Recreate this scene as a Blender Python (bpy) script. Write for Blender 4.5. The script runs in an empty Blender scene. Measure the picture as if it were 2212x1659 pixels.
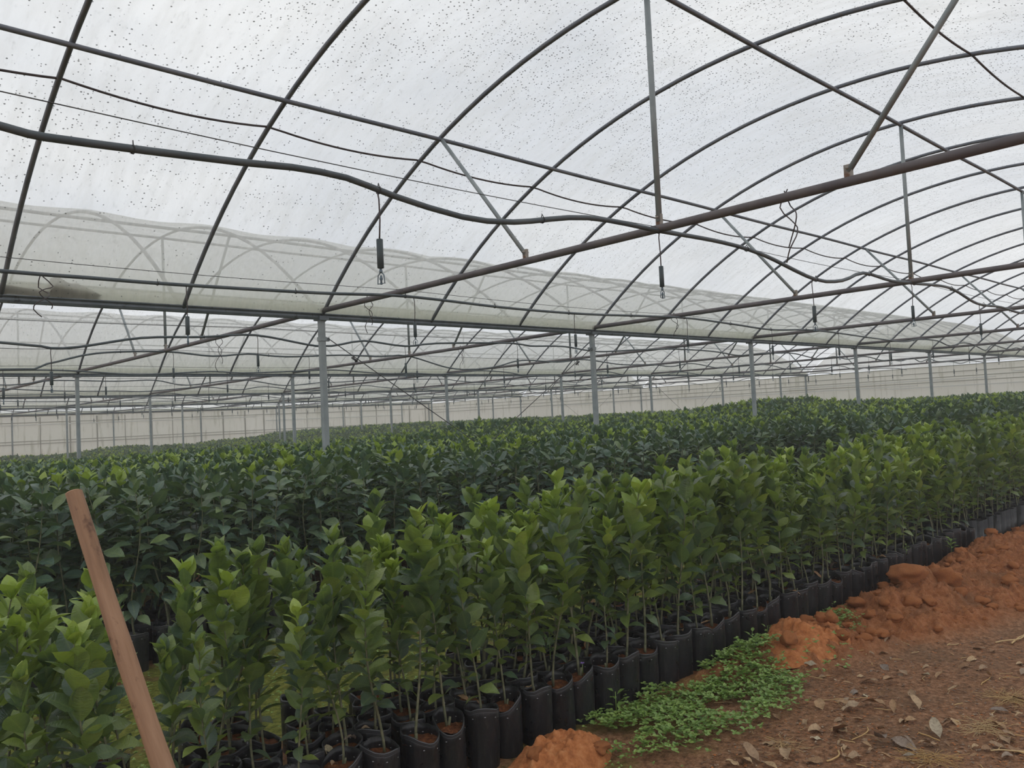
import bpy, math, random
import numpy as np
from mathutils import Matrix, Vector

random.seed(7)
SC = bpy.context.scene
COL = SC.collection

# ---------------------------------------------------------------- camera
EYE = 1.5
F_PX, YAW, PITCH, ROLL = 1740.84, 0.8112, 0.0406, -0.0481
_F = Vector((math.cos(PITCH) * math.cos(YAW), math.cos(PITCH) * math.sin(YAW), math.sin(PITCH)))
_R = _F.cross(Vector((0, 0, 1))).normalized()
_U = _R.cross(_F)
_c, _s = math.cos(ROLL), math.sin(ROLL)
_R, _U = _c * _R + _s * _U, -_s * _R + _c * _U
cam_data = bpy.data.cameras.new('camera')
cam = bpy.data.objects.new('camera', cam_data)
COL.objects.link(cam)
m = Matrix((_R, _U, -_F)).transposed().to_4x4()
m.translation = (0, 0, EYE)
cam.matrix_world = m
cam_data.sensor_width = 36.0
cam_data.lens = F_PX / 2212 * 36.0
cam_data.clip_start, cam_data.clip_end = 0.05, 300
SC.camera = cam

# ---------------------------------------------------------------- overcast sky
world = bpy.data.worlds.new('overcast_sky')
SC.world = world
world.use_nodes = True
world.cycles.sampling_method = 'NONE'   # even overcast sky: no sky importance map needed
wn, wl = world.node_tree.nodes, world.node_tree.links
wn.clear()
w_out = wn.new('ShaderNodeOutputWorld'); w_bg = wn.new('ShaderNodeBackground')
w_tc = wn.new('ShaderNodeTexCoord'); w_mp = wn.new('ShaderNodeMapping')
w_no = wn.new('ShaderNodeTexNoise'); w_cr = wn.new('ShaderNodeValToRGB')
w_mp.inputs['Scale'].default_value = (1, 1, 2.2)
w_no.inputs['Scale'].default_value = 2.6; w_no.inputs['Detail'].default_value = 4; w_no.inputs['Roughness'].default_value = .5
w_cr.color_ramp.elements[0].position = .36; w_cr.color_ramp.elements[0].color = (.74, .785, .865, 1)
w_cr.color_ramp.elements[1].position = .66; w_cr.color_ramp.elements[1].color = (1.03, 1.05, 1.08, 1)
wl.new(w_tc.outputs['Generated'], w_mp.inputs['Vector']); wl.new(w_mp.outputs[0], w_no.inputs['Vector'])
wl.new(w_no.outputs['Fac'], w_cr.inputs[0]); wl.new(w_cr.outputs[0], w_bg.inputs['Color'])
w_bg.inputs['Strength'].default_value = 1.12
wl.new(w_bg.outputs[0], w_out.inputs[0])

SC.view_settings.view_transform = 'Standard'
SC.view_settings.look = 'None'
SC.view_settings.gamma = 1.0
SC.view_settings.use_curve_mapping = False
SC.view_settings.exposure = 0.0
SC.cycles.transparent_max_bounces = 14
SC.cycles.max_bounces = 5
SC.cycles.diffuse_bounces = 3
SC.cycles.glossy_bounces = 2
SC.cycles.transmission_bounces = 4
SC.cycles.caustics_reflective = False
SC.cycles.caustics_refractive = False

# ---------------------------------------------------------------- layout (metres; x along the gutters, y across the bays)
X0, Y1, W, HG = 4.05, 6.912, 8.046, 1.057 + EYE      # first post, first gutter, bay width, gutter height
STEP = 4.0
RISE = 1.592
RAD = ((W / 2) ** 2 + RISE ** 2) / (2 * RISE)
XEND, YEND = 30.2, Y1 + 4 * W
XBACK = -5.0
def bay_c(s): return Y1 - W / 2 + s * W
def arc_z(dy, off=0.0): return HG + math.sqrt((RAD + off) ** 2 - dy * dy) - (RAD - RISE)

def project(P):
    d = Vector(P) - Vector((0, 0, EYE)); z = d.dot(_F)
    if z < 0.05: return None
    return 1106 + F_PX * d.dot(_R) / z, 829.5 - F_PX * d.dot(_U) / z, z
def in_frame(P, mgn=0):
    q = project(P)
    return q is not None and -mgn < q[0] < 2212 + mgn and -mgn < q[1] < 1659 + mgn

# ---------------------------------------------------------------- helpers
def mk_mesh(name, verts, faces, mats, smooth=True, midx=None, attrs=None):
    me = bpy.data.meshes.new(name)
    me.from_pydata([tuple(map(float, v)) for v in verts], [], [tuple(int(i) for i in f) for f in faces])
    for mt in (mats if isinstance(mats, (list, tuple)) else [mats]): me.materials.append(mt)
    if midx is not None: me.polygons.foreach_set('material_index', np.asarray(midx, dtype=np.int32))
    me.polygons.foreach_set('use_smooth', np.full(len(me.polygons), bool(smooth)))
    if attrs:
        for k, v in attrs.items():
            a = me.attributes.new(k, 'FLOAT', 'POINT'); a.data.foreach_set('value', np.asarray(v, dtype=np.float32))
    me.update()
    return me

def mk_tris(name, V, T, mats, midx=None, attrs=None, smooth=True):
    V = np.asarray(V, dtype=np.float32); T = np.asarray(T, dtype=np.int32)
    me = bpy.data.meshes.new(name)
    me.vertices.add(len(V)); me.vertices.foreach_set('co', V.ravel())
    me.loops.add(T.size); me.loops.foreach_set('vertex_index', T.ravel())
    me.polygons.add(len(T))
    me.polygons.foreach_set('loop_start', np.arange(0, T.size, 3, dtype=np.int32))
    me.polygons.foreach_set('loop_total', np.full(len(T), 3, dtype=np.int32))
    for mt in mats: me.materials.append(mt)
    if midx is not None: me.polygons.foreach_set('material_index', np.asarray(midx, dtype=np.int32))
    me.polygons.foreach_set('use_smooth', np.full(len(T), bool(smooth)))
    if attrs:
        for k, v in attrs.items():
            a = me.attributes.new(k, 'FLOAT', 'POINT'); a.data.foreach_set('value', np.asarray(v, dtype=np.float32))
    me.update(calc_edges=True); me.validate()
    return me

def ob(name, data, parent=None, mat=None):
    o = bpy.data.objects.new(name, data); COL.objects.link(o)
    if parent is not None: o.parent = parent
    if mat is not None: o.matrix_basis = mat
    return o
def tag(o, label, cat, group=None, kind=None):
    o['label'] = label; o['category'] = cat
    if group: o['group'] = group
    if kind: o['kind'] = kind
    return o
def struct(o, label=None, cat=None):
    o['kind'] = 'structure'
    if label: o['label'] = label
    if cat: o['category'] = cat
    return o
def loc(x, y, z, rz=0.0, s=1.0): return Matrix.Translation((x, y, z)) @ Matrix.Rotation(rz, 4, 'Z') @ Matrix.Scale(s, 4)

def tube(pts, r, seg=8, cap=True):
    pts = [Vector(q) for q in pts]; n = len(pts)
    rr = r if isinstance(r, (list, tuple)) else [r] * n
    V, Fc = [], []
    up = None
    for i, q in enumerate(pts):
        t = (pts[min(i + 1, n - 1)] - pts[max(i - 1, 0)]).normalized()
        if up is None:
            up = Vector((0, 0, 1)) if abs(t.z) < .9 else Vector((1, 0, 0))
        a = (up - t * up.dot(t)).normalized(); b = t.cross(a); up = a
        for k in range(seg):
            an = 2 * math.pi * k / seg
            V.append(q + (a * math.cos(an) + b * math.sin(an)) * rr[i])
    for i in range(n - 1):
        for k in range(seg):
            k2 = (k + 1) % seg
            Fc.append((i * seg + k, i * seg + k2, (i + 1) * seg + k2, (i + 1) * seg + k))
    if cap:
        Fc.append(tuple(range(seg - 1, -1, -1))); Fc.append(tuple((n - 1) * seg + k for k in range(seg)))
    return V, Fc
def merge(*parts):
    V, Fc = [], []
    for v, f in parts:
        b = len(V); V += list(v); Fc += [tuple(i + b for i in q) for q in f]
    return V, Fc
def box(x0, x1, y0, y1, z0, z1):
    V = [(x0, y0, z0), (x1, y0, z0), (x1, y1, z0), (x0, y1, z0), (x0, y0, z1), (x1, y0, z1), (x1, y1, z1), (x0, y1, z1)]
    return V, [(0, 3, 2, 1), (4, 5, 6, 7), (0, 1, 5, 4), (1, 2, 6, 5), (2, 3, 7, 6), (3, 0, 4, 7)]
def smooth_pts(ctrl, step):
    ctrl = [Vector(q) for q in ctrl]; out = []
    for i in range(len(ctrl) - 1):
        p0, p1, p2, p3 = ctrl[max(i - 1, 0)], ctrl[i], ctrl[i + 1], ctrl[min(i + 2, len(ctrl) - 1)]
        k = max(2, int((p2 - p1).length / step))
        for j in range(k):
            t = j / k
            out.append(.5 * ((2 * p1) + (p2 - p0) * t + (2 * p0 - 5 * p1 + 4 * p2 - p3) * t * t + (3 * p1 - p0 - 3 * p2 + p3) * t ** 3))
    out.append(ctrl[-1])
    return out

def vnoise(x, y, seed=0):
    x = np.asarray(x, dtype=np.float64); y = np.asarray(y, dtype=np.float64)
    xi = np.floor(x).astype(np.int64); yi = np.floor(y).astype(np.int64)
    fx = x - xi; fy = y - yi
    fx = fx * fx * (3 - 2 * fx); fy = fy * fy * (3 - 2 * fy)
    def h(a, b):
        n = (a * 374761393 + b * 668265263 + seed * 974711) & 0x7fffffff
        n = ((n ^ (n >> 13)) * 1274126177) & 0x7fffffff
        return ((n ^ (n >> 16)) & 0xffff) / 65535.0
    return (h(xi, yi) * (1 - fx) + h(xi + 1, yi) * fx) * (1 - fy) + (h(xi, yi + 1) * (1 - fx) + h(xi + 1, yi + 1) * fx) * fy
def fbm(x, y, oct=4, seed=0, gain=.5):
    v = 0; a = 1; tot = 0; f = 1
    for i in range(oct):
        v = v + a * vnoise(x * f + 17.3 * i, y * f - 9.1 * i, seed + i); tot += a; a *= gain; f *= 2.03
    return v / tot
def sstep(a, b, x):
    t = np.clip((np.asarray(x, dtype=float) - a) / (b - a), 0, 1); return t * t * (3 - 2 * t)

ORD1 = ['zeroth', 'first', 'second', 'third', 'fourth', 'fifth', 'sixth', 'seventh', 'eighth', 'ninth', 'tenth', 'eleventh', 'twelfth', 'thirteenth', 'fourteenth', 'fifteenth', 'sixteenth', 'seventeenth', 'eighteenth', 'nineteenth']
TENS = ['', '', 'twent', 'thirt', 'fort', 'fift', 'sixt', 'sevent', 'eight', 'ninet']
def nth(n):
    if n < 20: return ORD1[n]
    if n >= 100: return 'hundred-and-' + nth(n - 100) if n > 100 else 'hundredth'
    return TENS[n // 10] + ('ieth' if n % 10 == 0 else 'y-' + ORD1[n % 10])
BAY = ['nearest bay', 'second bay', 'third bay', 'fourth bay', 'farthest bay']

# ---------------------------------------------------------------- materials
class NT:
    def __init__(s, name):
        s.m = bpy.data.materials.new(name); s.m.use_nodes = True
        s.t = s.m.node_tree; s.n = s.t.nodes; s.n.clear()
        s.out = s.n.new('ShaderNodeOutputMaterial')
    def node(s, typ, **kw):
        nd = s.n.new('ShaderNode' + typ)
        for k, v in kw.items(): setattr(nd, k, v)
        return nd
    def set(s, sock, v):
        if hasattr(v, 'is_output') or isinstance(v, bpy.types.NodeSocket): s.t.links.new(v, sock)
        else:
            if isinstance(v, (tuple, list)) and sock.type == 'RGBA' and len(v) == 3: v = (*v, 1)
            sock.default_value = v
    def coord(s, kind='Object'): return s.node('TexCoord').outputs[kind]
    def mapping(s, vec, scale=(1, 1, 1), rot=(0, 0, 0)):
        nd = s.node('Mapping'); s.set(nd.inputs['Vector'], vec); nd.inputs['Scale'].default_value = scale; nd.inputs['Rotation'].default_value = rot
        return nd.outputs[0]
    def noise(s, vec, scale, detail=3, rough=.55):
        nd = s.node('TexNoise'); s.set(nd.inputs['Vector'], vec); nd.inputs['Scale'].default_value = scale
        nd.inputs['Detail'].default_value = detail; nd.inputs['Roughness'].default_value = rough
        return nd.outputs['Fac']
    def voro(s, vec, scale, feature='F1', rand=1.0):
        nd = s.node('TexVoronoi', feature=feature); s.set(nd.inputs['Vector'], vec); nd.inputs['Scale'].default_value = scale
        nd.inputs['Randomness'].default_value = rand
        return nd
    def ramp(s, fac, stops):
        nd = s.node('ValToRGB'); s.set(nd.inputs[0], fac); e = nd.color_ramp.elements
        while len(e) < len(stops): e.new(.5)
        for el, (p, c) in zip(e, stops):
            el.position = p; el.color = (*c, 1) if len(c) == 3 else c
        return nd.outputs[0]
    def math(s, op, a, b=0.0, clamp=False):
        nd = s.node('Math', operation=op); nd.use_clamp = clamp; s.set(nd.inputs[0], a); s.set(nd.inputs[1], b); return nd.outputs[0]
    def mrange(s, v, a, b, c=0.0, d=1.0):
        nd = s.node('MapRange'); s.set(nd.inputs['Value'], v)
        for k, x in zip(('From Min', 'From Max', 'To Min', 'To Max'), (a, b, c, d)): nd.inputs[k].default_value = x
        return nd.outputs[0]
    def mix(s, f, a, b, mode='MIX'):
        nd = s.node('Mix', data_type='RGBA', blend_type=mode); s.set(nd.inputs[0], f); s.set(nd.inputs[6], a); s.set(nd.inputs[7], b); return nd.outputs[2]
    def attr(s, name):
        nd = s.node('Attribute', attribute_name=name); return nd.outputs['Fac']
    def bump(s, h, strength=.3, dist=.01):
        nd = s.node('Bump'); s.set(nd.inputs['Height'], h); nd.inputs['Strength'].default_value = strength; nd.inputs['Distance'].default_value = dist; return nd.outputs[0]
    def bsdf(s, color, rough=.6, metal=0.0, normal=None, spec=.5):
        nd = s.node('BsdfPrincipled'); s.set(nd.inputs['Base Color'], color); s.set(nd.inputs['Roughness'], rough); nd.inputs['Metallic'].default_value = metal
        s.set(nd.inputs['Specular IOR Level'], spec)
        if normal is not None: s.set(nd.inputs['Normal'], normal)
        return nd.outputs[0]
    def mixs(s, f, a, b):
        nd = s.node('MixShader'); s.set(nd.inputs[0], f); s.set(nd.inputs[1], a); s.set(nd.inputs[2], b); return nd.outputs[0]
    def done(s, sh): s.t.links.new(sh, s.out.inputs['Surface']); return s.m

def m_metal(name, c1, c2, rust=None, rough=.5, metal=.3, amount=.6):
    t = NT(name); v = t.coord()
    col = t.ramp(t.noise(v, 6, 4), [(.35, c1), (.65, c2)])
    if rust:
        f = t.mrange(t.noise(t.mapping(v, (1, 1, 1)), 14, 5, .65), amount, amount + .12)
        col = t.mix(f, col, rust)
    return t.done(t.bsdf(col, rough, metal, t.bump(t.noise(v, 60, 3), .15, .003)))
M = {}
M['galv'] = m_metal('galvanised_steel', (.24, .275, .285), (.34, .375, .38), (.16, .12, .09), .5, .2, .66)
M['hoop'] = m_metal('weathered_hoop_steel', (.13, .145, .175), (.19, .20, .225), (.15, .115, .10), .5, .1, .62)
M['tie'] = m_metal('rusty_brown_steel', (.105, .092, .100), (.15, .13, .13), (.18, .12, .09), .6, .1, .64)
M['gutter'] = m_metal('gutter_steel', (.11, .135, .155), (.17, .195, .215), (.04, .042, .04), .45, .15, .6)
M['hose'] = m_metal('black_irrigation_hose', (.065, .085, .098), (.10, .12, .13), None, .45, 0)
M['cord'] = m_metal('thin_dark_tube', (.055, .042, .045), (.09, .07, .07), None, .6, 0)
M['weight'] = m_metal('dark_plastic_weight', (.035, .055, .06), (.06, .08, .085), None, .45, 0)
M['nozzle'] = m_metal('blue_grey_nozzle_plastic', (.10, .15, .19), (.16, .22, .26), None, .4, 0)
M['wire'] = m_metal('dark_wire', (.05, .05, .05), (.09, .09, .09), None, .5, .4)
M['bracket'] = m_metal('rusty_bracket', (.28, .25, .22), (.36, .33, .29), (.16, .08, .045), .6, .1, .5)

# roof film: thin milky plastic, algae towards the gutter, drops and dirt specks
t = NT('greenhouse_film')
v = t.coord('Object')
edge = t.attr('edge')
big = t.noise(v, .9, 4, .6)
strk = t.noise(t.mapping(v, (7, 1.2, 1.2)), 2.0, 4, .6)
opac = t.math('ADD', t.mrange(big, .3, .7, .36, .50), t.mrange(strk, .42, .75, 0, .18))
opac = t.math('ADD', opac, t.math('MULTIPLY', edge, .25), True)
vd = t.voro(v, 46)
vs = t.node('SeparateColor'); t.set(vs.inputs[0], vd.outputs['Color'])
sx = t.node('SeparateXYZ'); t.set(sx.inputs[0], v)
dens = t.math('MULTIPLY', t.mrange(t.noise(v, .8, 4, .6), .36, .60, .12, 1.0), t.mrange(sx.outputs[2], HG + .5, HG + 1.45, .22, 1.0))
rad = t.math('ADD', t.math('MULTIPLY', vs.outputs[1], .20), .10)
drop = t.math('MULTIPLY', t.math('LESS_THAN', vd.outputs['Distance'], rad), t.math('LESS_THAN', vs.outputs[0], dens))
stain = t.mrange(t.noise(t.mapping(v, (2.6, 1, 1)), 13, 6, .75), .56, .70)
fcol = t.mix(edge, (.885, .875, .815), (.62, .63, .50))
fcol = t.mix(t.math('MULTIPLY', stain, .5), fcol, (.42, .42, .38))
tr = t.node('BsdfTransparent'); t.set(tr.inputs[0], (.97, .97, .965))
df = t.node('BsdfDiffuse'); t.set(df.inputs[0], fcol)
tl = t.node('BsdfTranslucent'); t.set(tl.inputs[0], fcol)
body = t.mixs(.60, df.outputs[0], tl.outputs[0])
sh = t.mixs(t.math('ADD', opac, t.math('MULTIPLY', stain, .12), True), tr.outputs[0], body)
dd = t.node('BsdfDiffuse'); t.set(dd.inputs[0], (.12, .13, .13))
M['film'] = t.done(t.mixs(t.math('MULTIPLY', drop, .75), sh, dd.outputs[0]))

# side and end walls: older, thicker, beige film with runs of algae
t = NT('beige_wall_film')
v = t.coord('Object')
runs = t.noise(t.mapping(v, (2.2, 2.2, .25)), 2.4, 5, .65)
wcol = t.ramp(t.noise(v, .35, 3), [(.3, (.70, .70, .60)), (.7, (.80, .80, .71))])
wcol = t.mix(t.mrange(runs, .53, .74, 0, .8), wcol, (.30, .30, .18))
df = t.node('BsdfDiffuse'); t.set(df.inputs[0], wcol)
tl = t.node('BsdfTranslucent'); t.set(tl.inputs[0], wcol)
tr = t.node('BsdfTransparent'); t.set(tr.inputs[0], (.9, .9, .88))
M['wallfilm'] = t.done(t.mixs(.04, t.mixs(.5, df.outputs[0], tl.outputs[0]), tr.outputs[0]))
t = NT('wall_seam_strip'); M['seam'] = t.done(t.bsdf((.44, .42, .36), .8))
t = NT('wall_pale_strip'); M['strip'] = t.done(t.bsdf((.80, .79, .74), .7))

# ground
t = NT('red_soil_ground')
v = t.coord('Object')
loose, moss = t.attr('loose'), t.attr('moss')
pack = t.ramp(t.noise(v, 34, 8, .75), [(.32, (.085, .041, .019)), (.45, (.29, .138, .066)), (.56, (.47, .235, .12)), (.70, (.66, .41, .25))])
loos = t.ramp(t.noise(v, 26, 8, .75), [(.28, (.27, .088, .030)), (.5, (.50, .185, .070)), (.72, (.66, .30, .135))])
soil = t.mix(loose, pack, loos)
soil = t.mix(t.mrange(t.noise(v, 2.3, 3), .52, .66, 0, .45), soil, (.22, .135, .075))
mossc = t.ramp(t.noise(v, 30, 6, .7), [(.3, (.05, .055, .008)), (.5, (.20, .22, .028)), (.66, (.34, .34, .07)), (.8, (.40, .30, .13))])
mossc = t.mix(t.mrange(t.noise(v, 3.5, 3), .55, .68, 0, .8), mossc, (.22, .105, .045))
col = t.mix(moss, soil, mossc)
hgt = t.math('ADD', t.noise(v, 45, 5, .7), t.math('MULTIPLY', t.noise(v, 160, 3), .4))
M['ground'] = t.done(t.bsdf(col, .85, 0, t.bump(hgt, 1.0, .03), .3))

t = NT('loose_red_soil')
v = t.coord('Object')
col = t.ramp(t.noise(v, 24, 6, .7), [(.28, (.26, .080, .026)), (.5, (.50, .18, .062)), (.72, (.66, .30, .125))])
M['soil'] = t.done(t.bsdf(col, .9, 0, t.bump(t.math('ADD', t.noise(v, 70, 5, .7), t.noise(v, 200, 3)), .7, .008), .25))
t = NT('potting_soil')
v = t.coord('Object')
col = t.ramp(t.noise(v, 60, 5, .7), [(.3, (.05, .018, .008)), (.5, (.17, .055, .02)), (.7, (.32, .13, .05))])
M['potsoil'] = t.done(t.bsdf(col, .9, 0, t.bump(t.noise(v, 130, 4, .7), .8, .006), .25))

# black nursery bag
t = NT('black_bag_plastic')
v = t.coord('Object')
dust = t.mrange(t.noise(t.mapping(v, (1, 1, .35)), 40, 5, .7), .52, .75, 0, .55)
dust2 = t.mrange(t.voro(v, 150).outputs['Distance'], .0, .16, .5, 0)
col = t.mix(dust, (.010, .010, .012), (.060, .054, .048))
col = t.mix(dust2, col, (.26, .27, .28))
M['bag'] = t.done(t.bsdf(col, t.mrange(t.noise(v, 20), .3, .7, .24, .5), 0, t.bump(t.noise(t.mapping(v, (1, 1, .12)), 34, 4), .5, .008), .5))
t = NT('pale_punched_hole'); M['hole'] = t.done(t.bsdf((.42, .43, .44), .5))
t = NT('bag_rim_line'); M['rim'] = t.done(t.bsdf((.06, .06, .065), .3))

def leaf_mat(name, stops, rough, trans, speck, tcol):
    t = NT(name)
    v = t.coord('Object')
    rnd = t.node('ObjectInfo').outputs['Random']
    r = t.math('FRACT', t.math('ADD', rnd, t.attr('tint')))
    col = t.ramp(r, stops)
    col = t.mix(t.mrange(t.noise(v, 5, 3), .35, .7, 0, .35), col, tuple(c * .6 for c in stops[0][1]))
    sp = t.mrange(t.voro(v, 34).outputs['Distance'], .05, .22, speck, 0)
    sp = t.math('MULTIPLY', sp, t.mrange(t.math('FRACT', t.math('MULTIPLY', r, 7.3)), .45, .7, 0, 1))
    col = t.mix(t.math('MULTIPLY', t.math('POWER', t.attr('rib'), 14.0), .45), col, (.30, .40, .14))
    col = t.mix(sp, col, (.42, .46, .47))
    b = t.bsdf(col, rough, 0, t.bump(t.noise(t.mapping(v, (9, 2, 1)), 3, 2), .25, .02), .75)
    tl = t.node('BsdfTranslucent'); t.set(tl.inputs[0], tcol)
    return t.done(t.mixs(trans, b, tl.outputs[0]))
M['leaf'] = leaf_mat('dark_citrus_leaf', [(0, (.060, .105, .078)), (.3, (.085, .145, .080)), (.5, (.18, .255, .068)), (.75, (.30, .38, .08)), (.9, (.13, .19, .075)), (1, (.075, .12, .09))], .29, .34, .8, (.29, .42, .055))
M['leafb'] = leaf_mat('deep_green_citrus_leaf', [(0, (.085, .145, .110)), (.45, (.105, .185, .12)), (.7, (.17, .25, .115)), (.85, (.23, .31, .105)), (1, (.088, .142, .112))], .30, .18, .45, (.16, .27, .04))
M['young'] = leaf_mat('young_citrus_leaf', [(0, (.25, .36, .055)), (.5, (.34, .46, .075)), (.8, (.44, .53, .11)), (1, (.23, .34, .06))], .42, .28, .1, (.36, .50, .05))
t = NT('green_brown_stem')
v = t.coord('Object')
col = t.ramp(t.noise(v, 40, 3), [(.35, (.10, .11, .055)), (.65, (.20, .19, .11))])
M['stem'] = t.done(t.bsdf(col, .7))
M['clover'] = leaf_mat('clover_leaf', [(0, (.17, .29, .06)), (.5, (.25, .39, .085)), (.8, (.34, .47, .11)), (1, (.18, .31, .065))], .45, .2, 0.0, (.30, .48, .07))
t = NT('dry_leaf_brown')
v = t.coord('Object')
r = t.node('ObjectInfo').outputs['Random']
col = t.ramp(r, [(0, (.26, .13, .06)), (.3, (.50, .31, .16)), (.55, (.38, .25, .15)), (.75, (.62, .42, .23)), (.93, (.24, .20, .18)), (1, (.66, .55, .36))])
col = t.mix(t.mrange(t.noise(v, 9, 4), .4, .7, 0, .5), col, (.12, .065, .035))
M['dry'] = t.done(t.bsdf(col, .7, 0, t.bump(t.noise(t.mapping(v, (8, 2, 1)), 4), .4, .02)))
t = NT('pale_root'); r = t.node('ObjectInfo').outputs['Random']
M['root'] = t.done(t.bsdf(t.ramp(r, [(0, (.55, .34, .13)), (.6, (.62, .44, .22)), (1, (.40, .24, .11))]), .75))
t = NT('peeled_wood')
v = t.coord('Object')
col = t.ramp(t.noise(t.mapping(v, (14, 14, 1.2)), 3, 5, .6), [(.3, (.21, .108, .055)), (.5, (.31, .168, .09)), (.7, (.39, .225, .13))])
col = t.mix(t.mrange(t.noise(t.mapping(v, (1.6, 1.6, 1)), 13, 4, .6), .60, .70, 0, .85), col, (.09, .036, .018))
M['wood'] = t.done(t.bsdf(col, .62, 0, t.bump(t.noise(t.mapping(v, (10, 10, 1)), 8, 3), .3, .004)))
t = NT('cut_wood_end'); M['woodend'] = t.done(t.bsdf((.40, .22, .12), .8))
t = NT('old_sacking')
v = t.coord('Object')
M['sack'] = t.done(t.bsdf(t.ramp(t.noise(v, 7, 4), [(.3, (.07, .05, .045)), (.6, (.15, .12, .10))]), .85, 0, t.bump(t.noise(v, 30, 4), .4, .01)))
t = NT('violet_petal'); M['petal'] = t.done(t.bsdf((.30, .17, .55), .6))

# ---------------------------------------------------------------- ground
def zone_loose(x, y):
    bx = np.interp(x, [2.0, 3.0, 3.94, 4.45, 5.3, 6.2, 8.5, 12], [2.6, 2.45, 2.42, 2.2, 1.95, 1.62, 1.0, .4])
    return sstep(-.12, .12, y - bx + .25 * (fbm(x * 1.7, y * 1.7, 3, 5) - .5)) * sstep(3.4, 4.2, x + .3 * (y - 2))
def ground_z(x, y):
    x = np.asarray(x, dtype=float); y = np.asarray(y, dtype=float)
    path = 1 - sstep(2.55, 2.72, y)
    L = zone_loose(x, y) * path
    z = .030 * (fbm(x * .9, y * .9, 3, 1) - .5) * path
    z += .018 * (fbm(x * 9, y * 9, 4, 2, .6) - .5) * path
    berm = np.exp(-((y - 2.30) / .28) ** 2) * (.45 + .9 * fbm(x * 1.3, y * 1.3, 3, 11)) * sstep(5.0, 5.9, x)
    z += .095 * berm * (1 - .55 * sstep(2.48, 2.66, y))
    lump = fbm(x * 6.5, y * 6.5, 4, 7, .6)
    lump = np.maximum(lump - .42, 0) * 2.0
    ridg = 1 - np.abs(2 * fbm(x * 13, y * 13, 3, 8, .6) - 1)
    crumb = np.maximum(fbm(x * 30, y * 30, 3, 9, .65) - .45, 0)
    z += L * (.10 * lump + .030 * ridg ** 3 + .05 * crumb + .015)
    z -= .01 * sstep(2.9, 3.1, y)
    z += .02 * (fbm(x * 5, y * 5, 3, 21) - .5) * sstep(3.6, 3.8, y) * (1 - sstep(5.3, 5.5, y))
    return z
xs = np.unique(np.concatenate([np.linspace(-60, -6, 8), np.linspace(-6, 1.2, 14), np.linspace(1.2, 7.4, 440), np.linspace(7.4, 12, 190), np.linspace(12, 31, 60), np.linspace(31, 100, 8)]).round(4))
ys = np.unique(np.concatenate([np.linspace(-60, -2, 8), np.linspace(-2, .4, 14), np.linspace(.4, 2.75, 165), np.linspace(2.75, 5.6, 40), np.linspace(5.6, 40, 30), np.linspace(40, 110, 8)]).round(4))
GX, GY = np.meshgrid(xs, ys, indexing='ij')
GZ = ground_z(GX, GY)
V = np.stack([GX, GY, GZ], -1).reshape(-1, 3)
nx, ny = len(xs), len(ys)
I = (np.arange(nx - 1)[:, None] * ny + np.arange(ny - 1)[None, :]).ravel()
T = np.concatenate([np.stack([I, I + ny, I + ny + 1], -1), np.stack([I, I + ny + 1, I + 1], -1)])
mossv = sstep(3.55, 3.75, GY + .3 * (fbm(GX * 2, GY * 2, 3, 33) - .5)) * (1 - sstep(5.45, 5.6, GY))
mossv = np.maximum(mossv, .6 * sstep(.5, .66, fbm(GX * 1.4, GY * 1.4, 4, 40)) * (1 - sstep(3.3, 4.0, GX)) * sstep(1.7, 2.3, GY))
floor = ob('floor', mk_tris('floor', V, T, [M['ground']], None, {'loose': zone_loose(GX, GY).ravel() * (1 - sstep(2.7, 2.8, GY)).ravel(), 'moss': mossv.ravel()}))
struct(floor, 'red earth floor with trodden path and mossy strip between the beds', 'ground')

# ---------------------------------------------------------------- roof film, walls
def film_mesh(seed):
    nx, na = 27 * 8, 56
    xx = np.linspace(XBACK, XEND, nx)
    half = math.asin((W / 2 - .02) / RAD)
    aa = np.linspace(-half, half, na)
    A, X = np.meshgrid(aa, xx)
    hoop_ph = np.abs((((X - X0) / (STEP / 3)) % 1.0) - .5) * 2          # 1 at a hoop, 0 between
    sag = (1 - hoop_ph) ** 1.0
    off = .030 - .045 * np.sin(np.clip(sag, 0, 1) * math.pi / 2) ** 1.5 * np.cos(A / half * math.pi / 2) + .02 * (fbm(X * 2.2, A * 6, 3, seed) - .5)
    R = RAD + off
    Z = HG + R * np.cos(A) - (RAD - RISE)
    Yv = R * np.sin(A)
    V = np.stack([X, Yv, Z], -1).reshape(-1, 3)
    I = (np.arange(nx - 1)[:, None] * na + np.arange(na - 1)[None, :]).ravel()
    T = np.concatenate([np.stack([I, I + na, I + na + 1], -1), np.stack([I, I + na + 1, I + 1], -1)])
    h = (half - np.abs(A)) * RAD
    edge = np.clip(np.exp(-h / .26) * (.6 + .8 * fbm(X * 1.5, A * 8, 3, seed + 3)), 0, 1)
    return mk_tris('roof_film', V, T, [M['film']], None, {'edge': edge.ravel()})
for s in range(-1, 5):  # first film is unseen, added behind the camera to soften light from there
    o = ob('ceiling_%d' % (s + 2), film_mesh(50 + s), None, Matrix.Translation((0, bay_c(s), 0)))
    struct(o, ('milky plastic roof film arched over the ' + BAY[s]) if s >= 0 else 'unseen milky roof film added behind the camera to soften the light', 'roof film')

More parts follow.
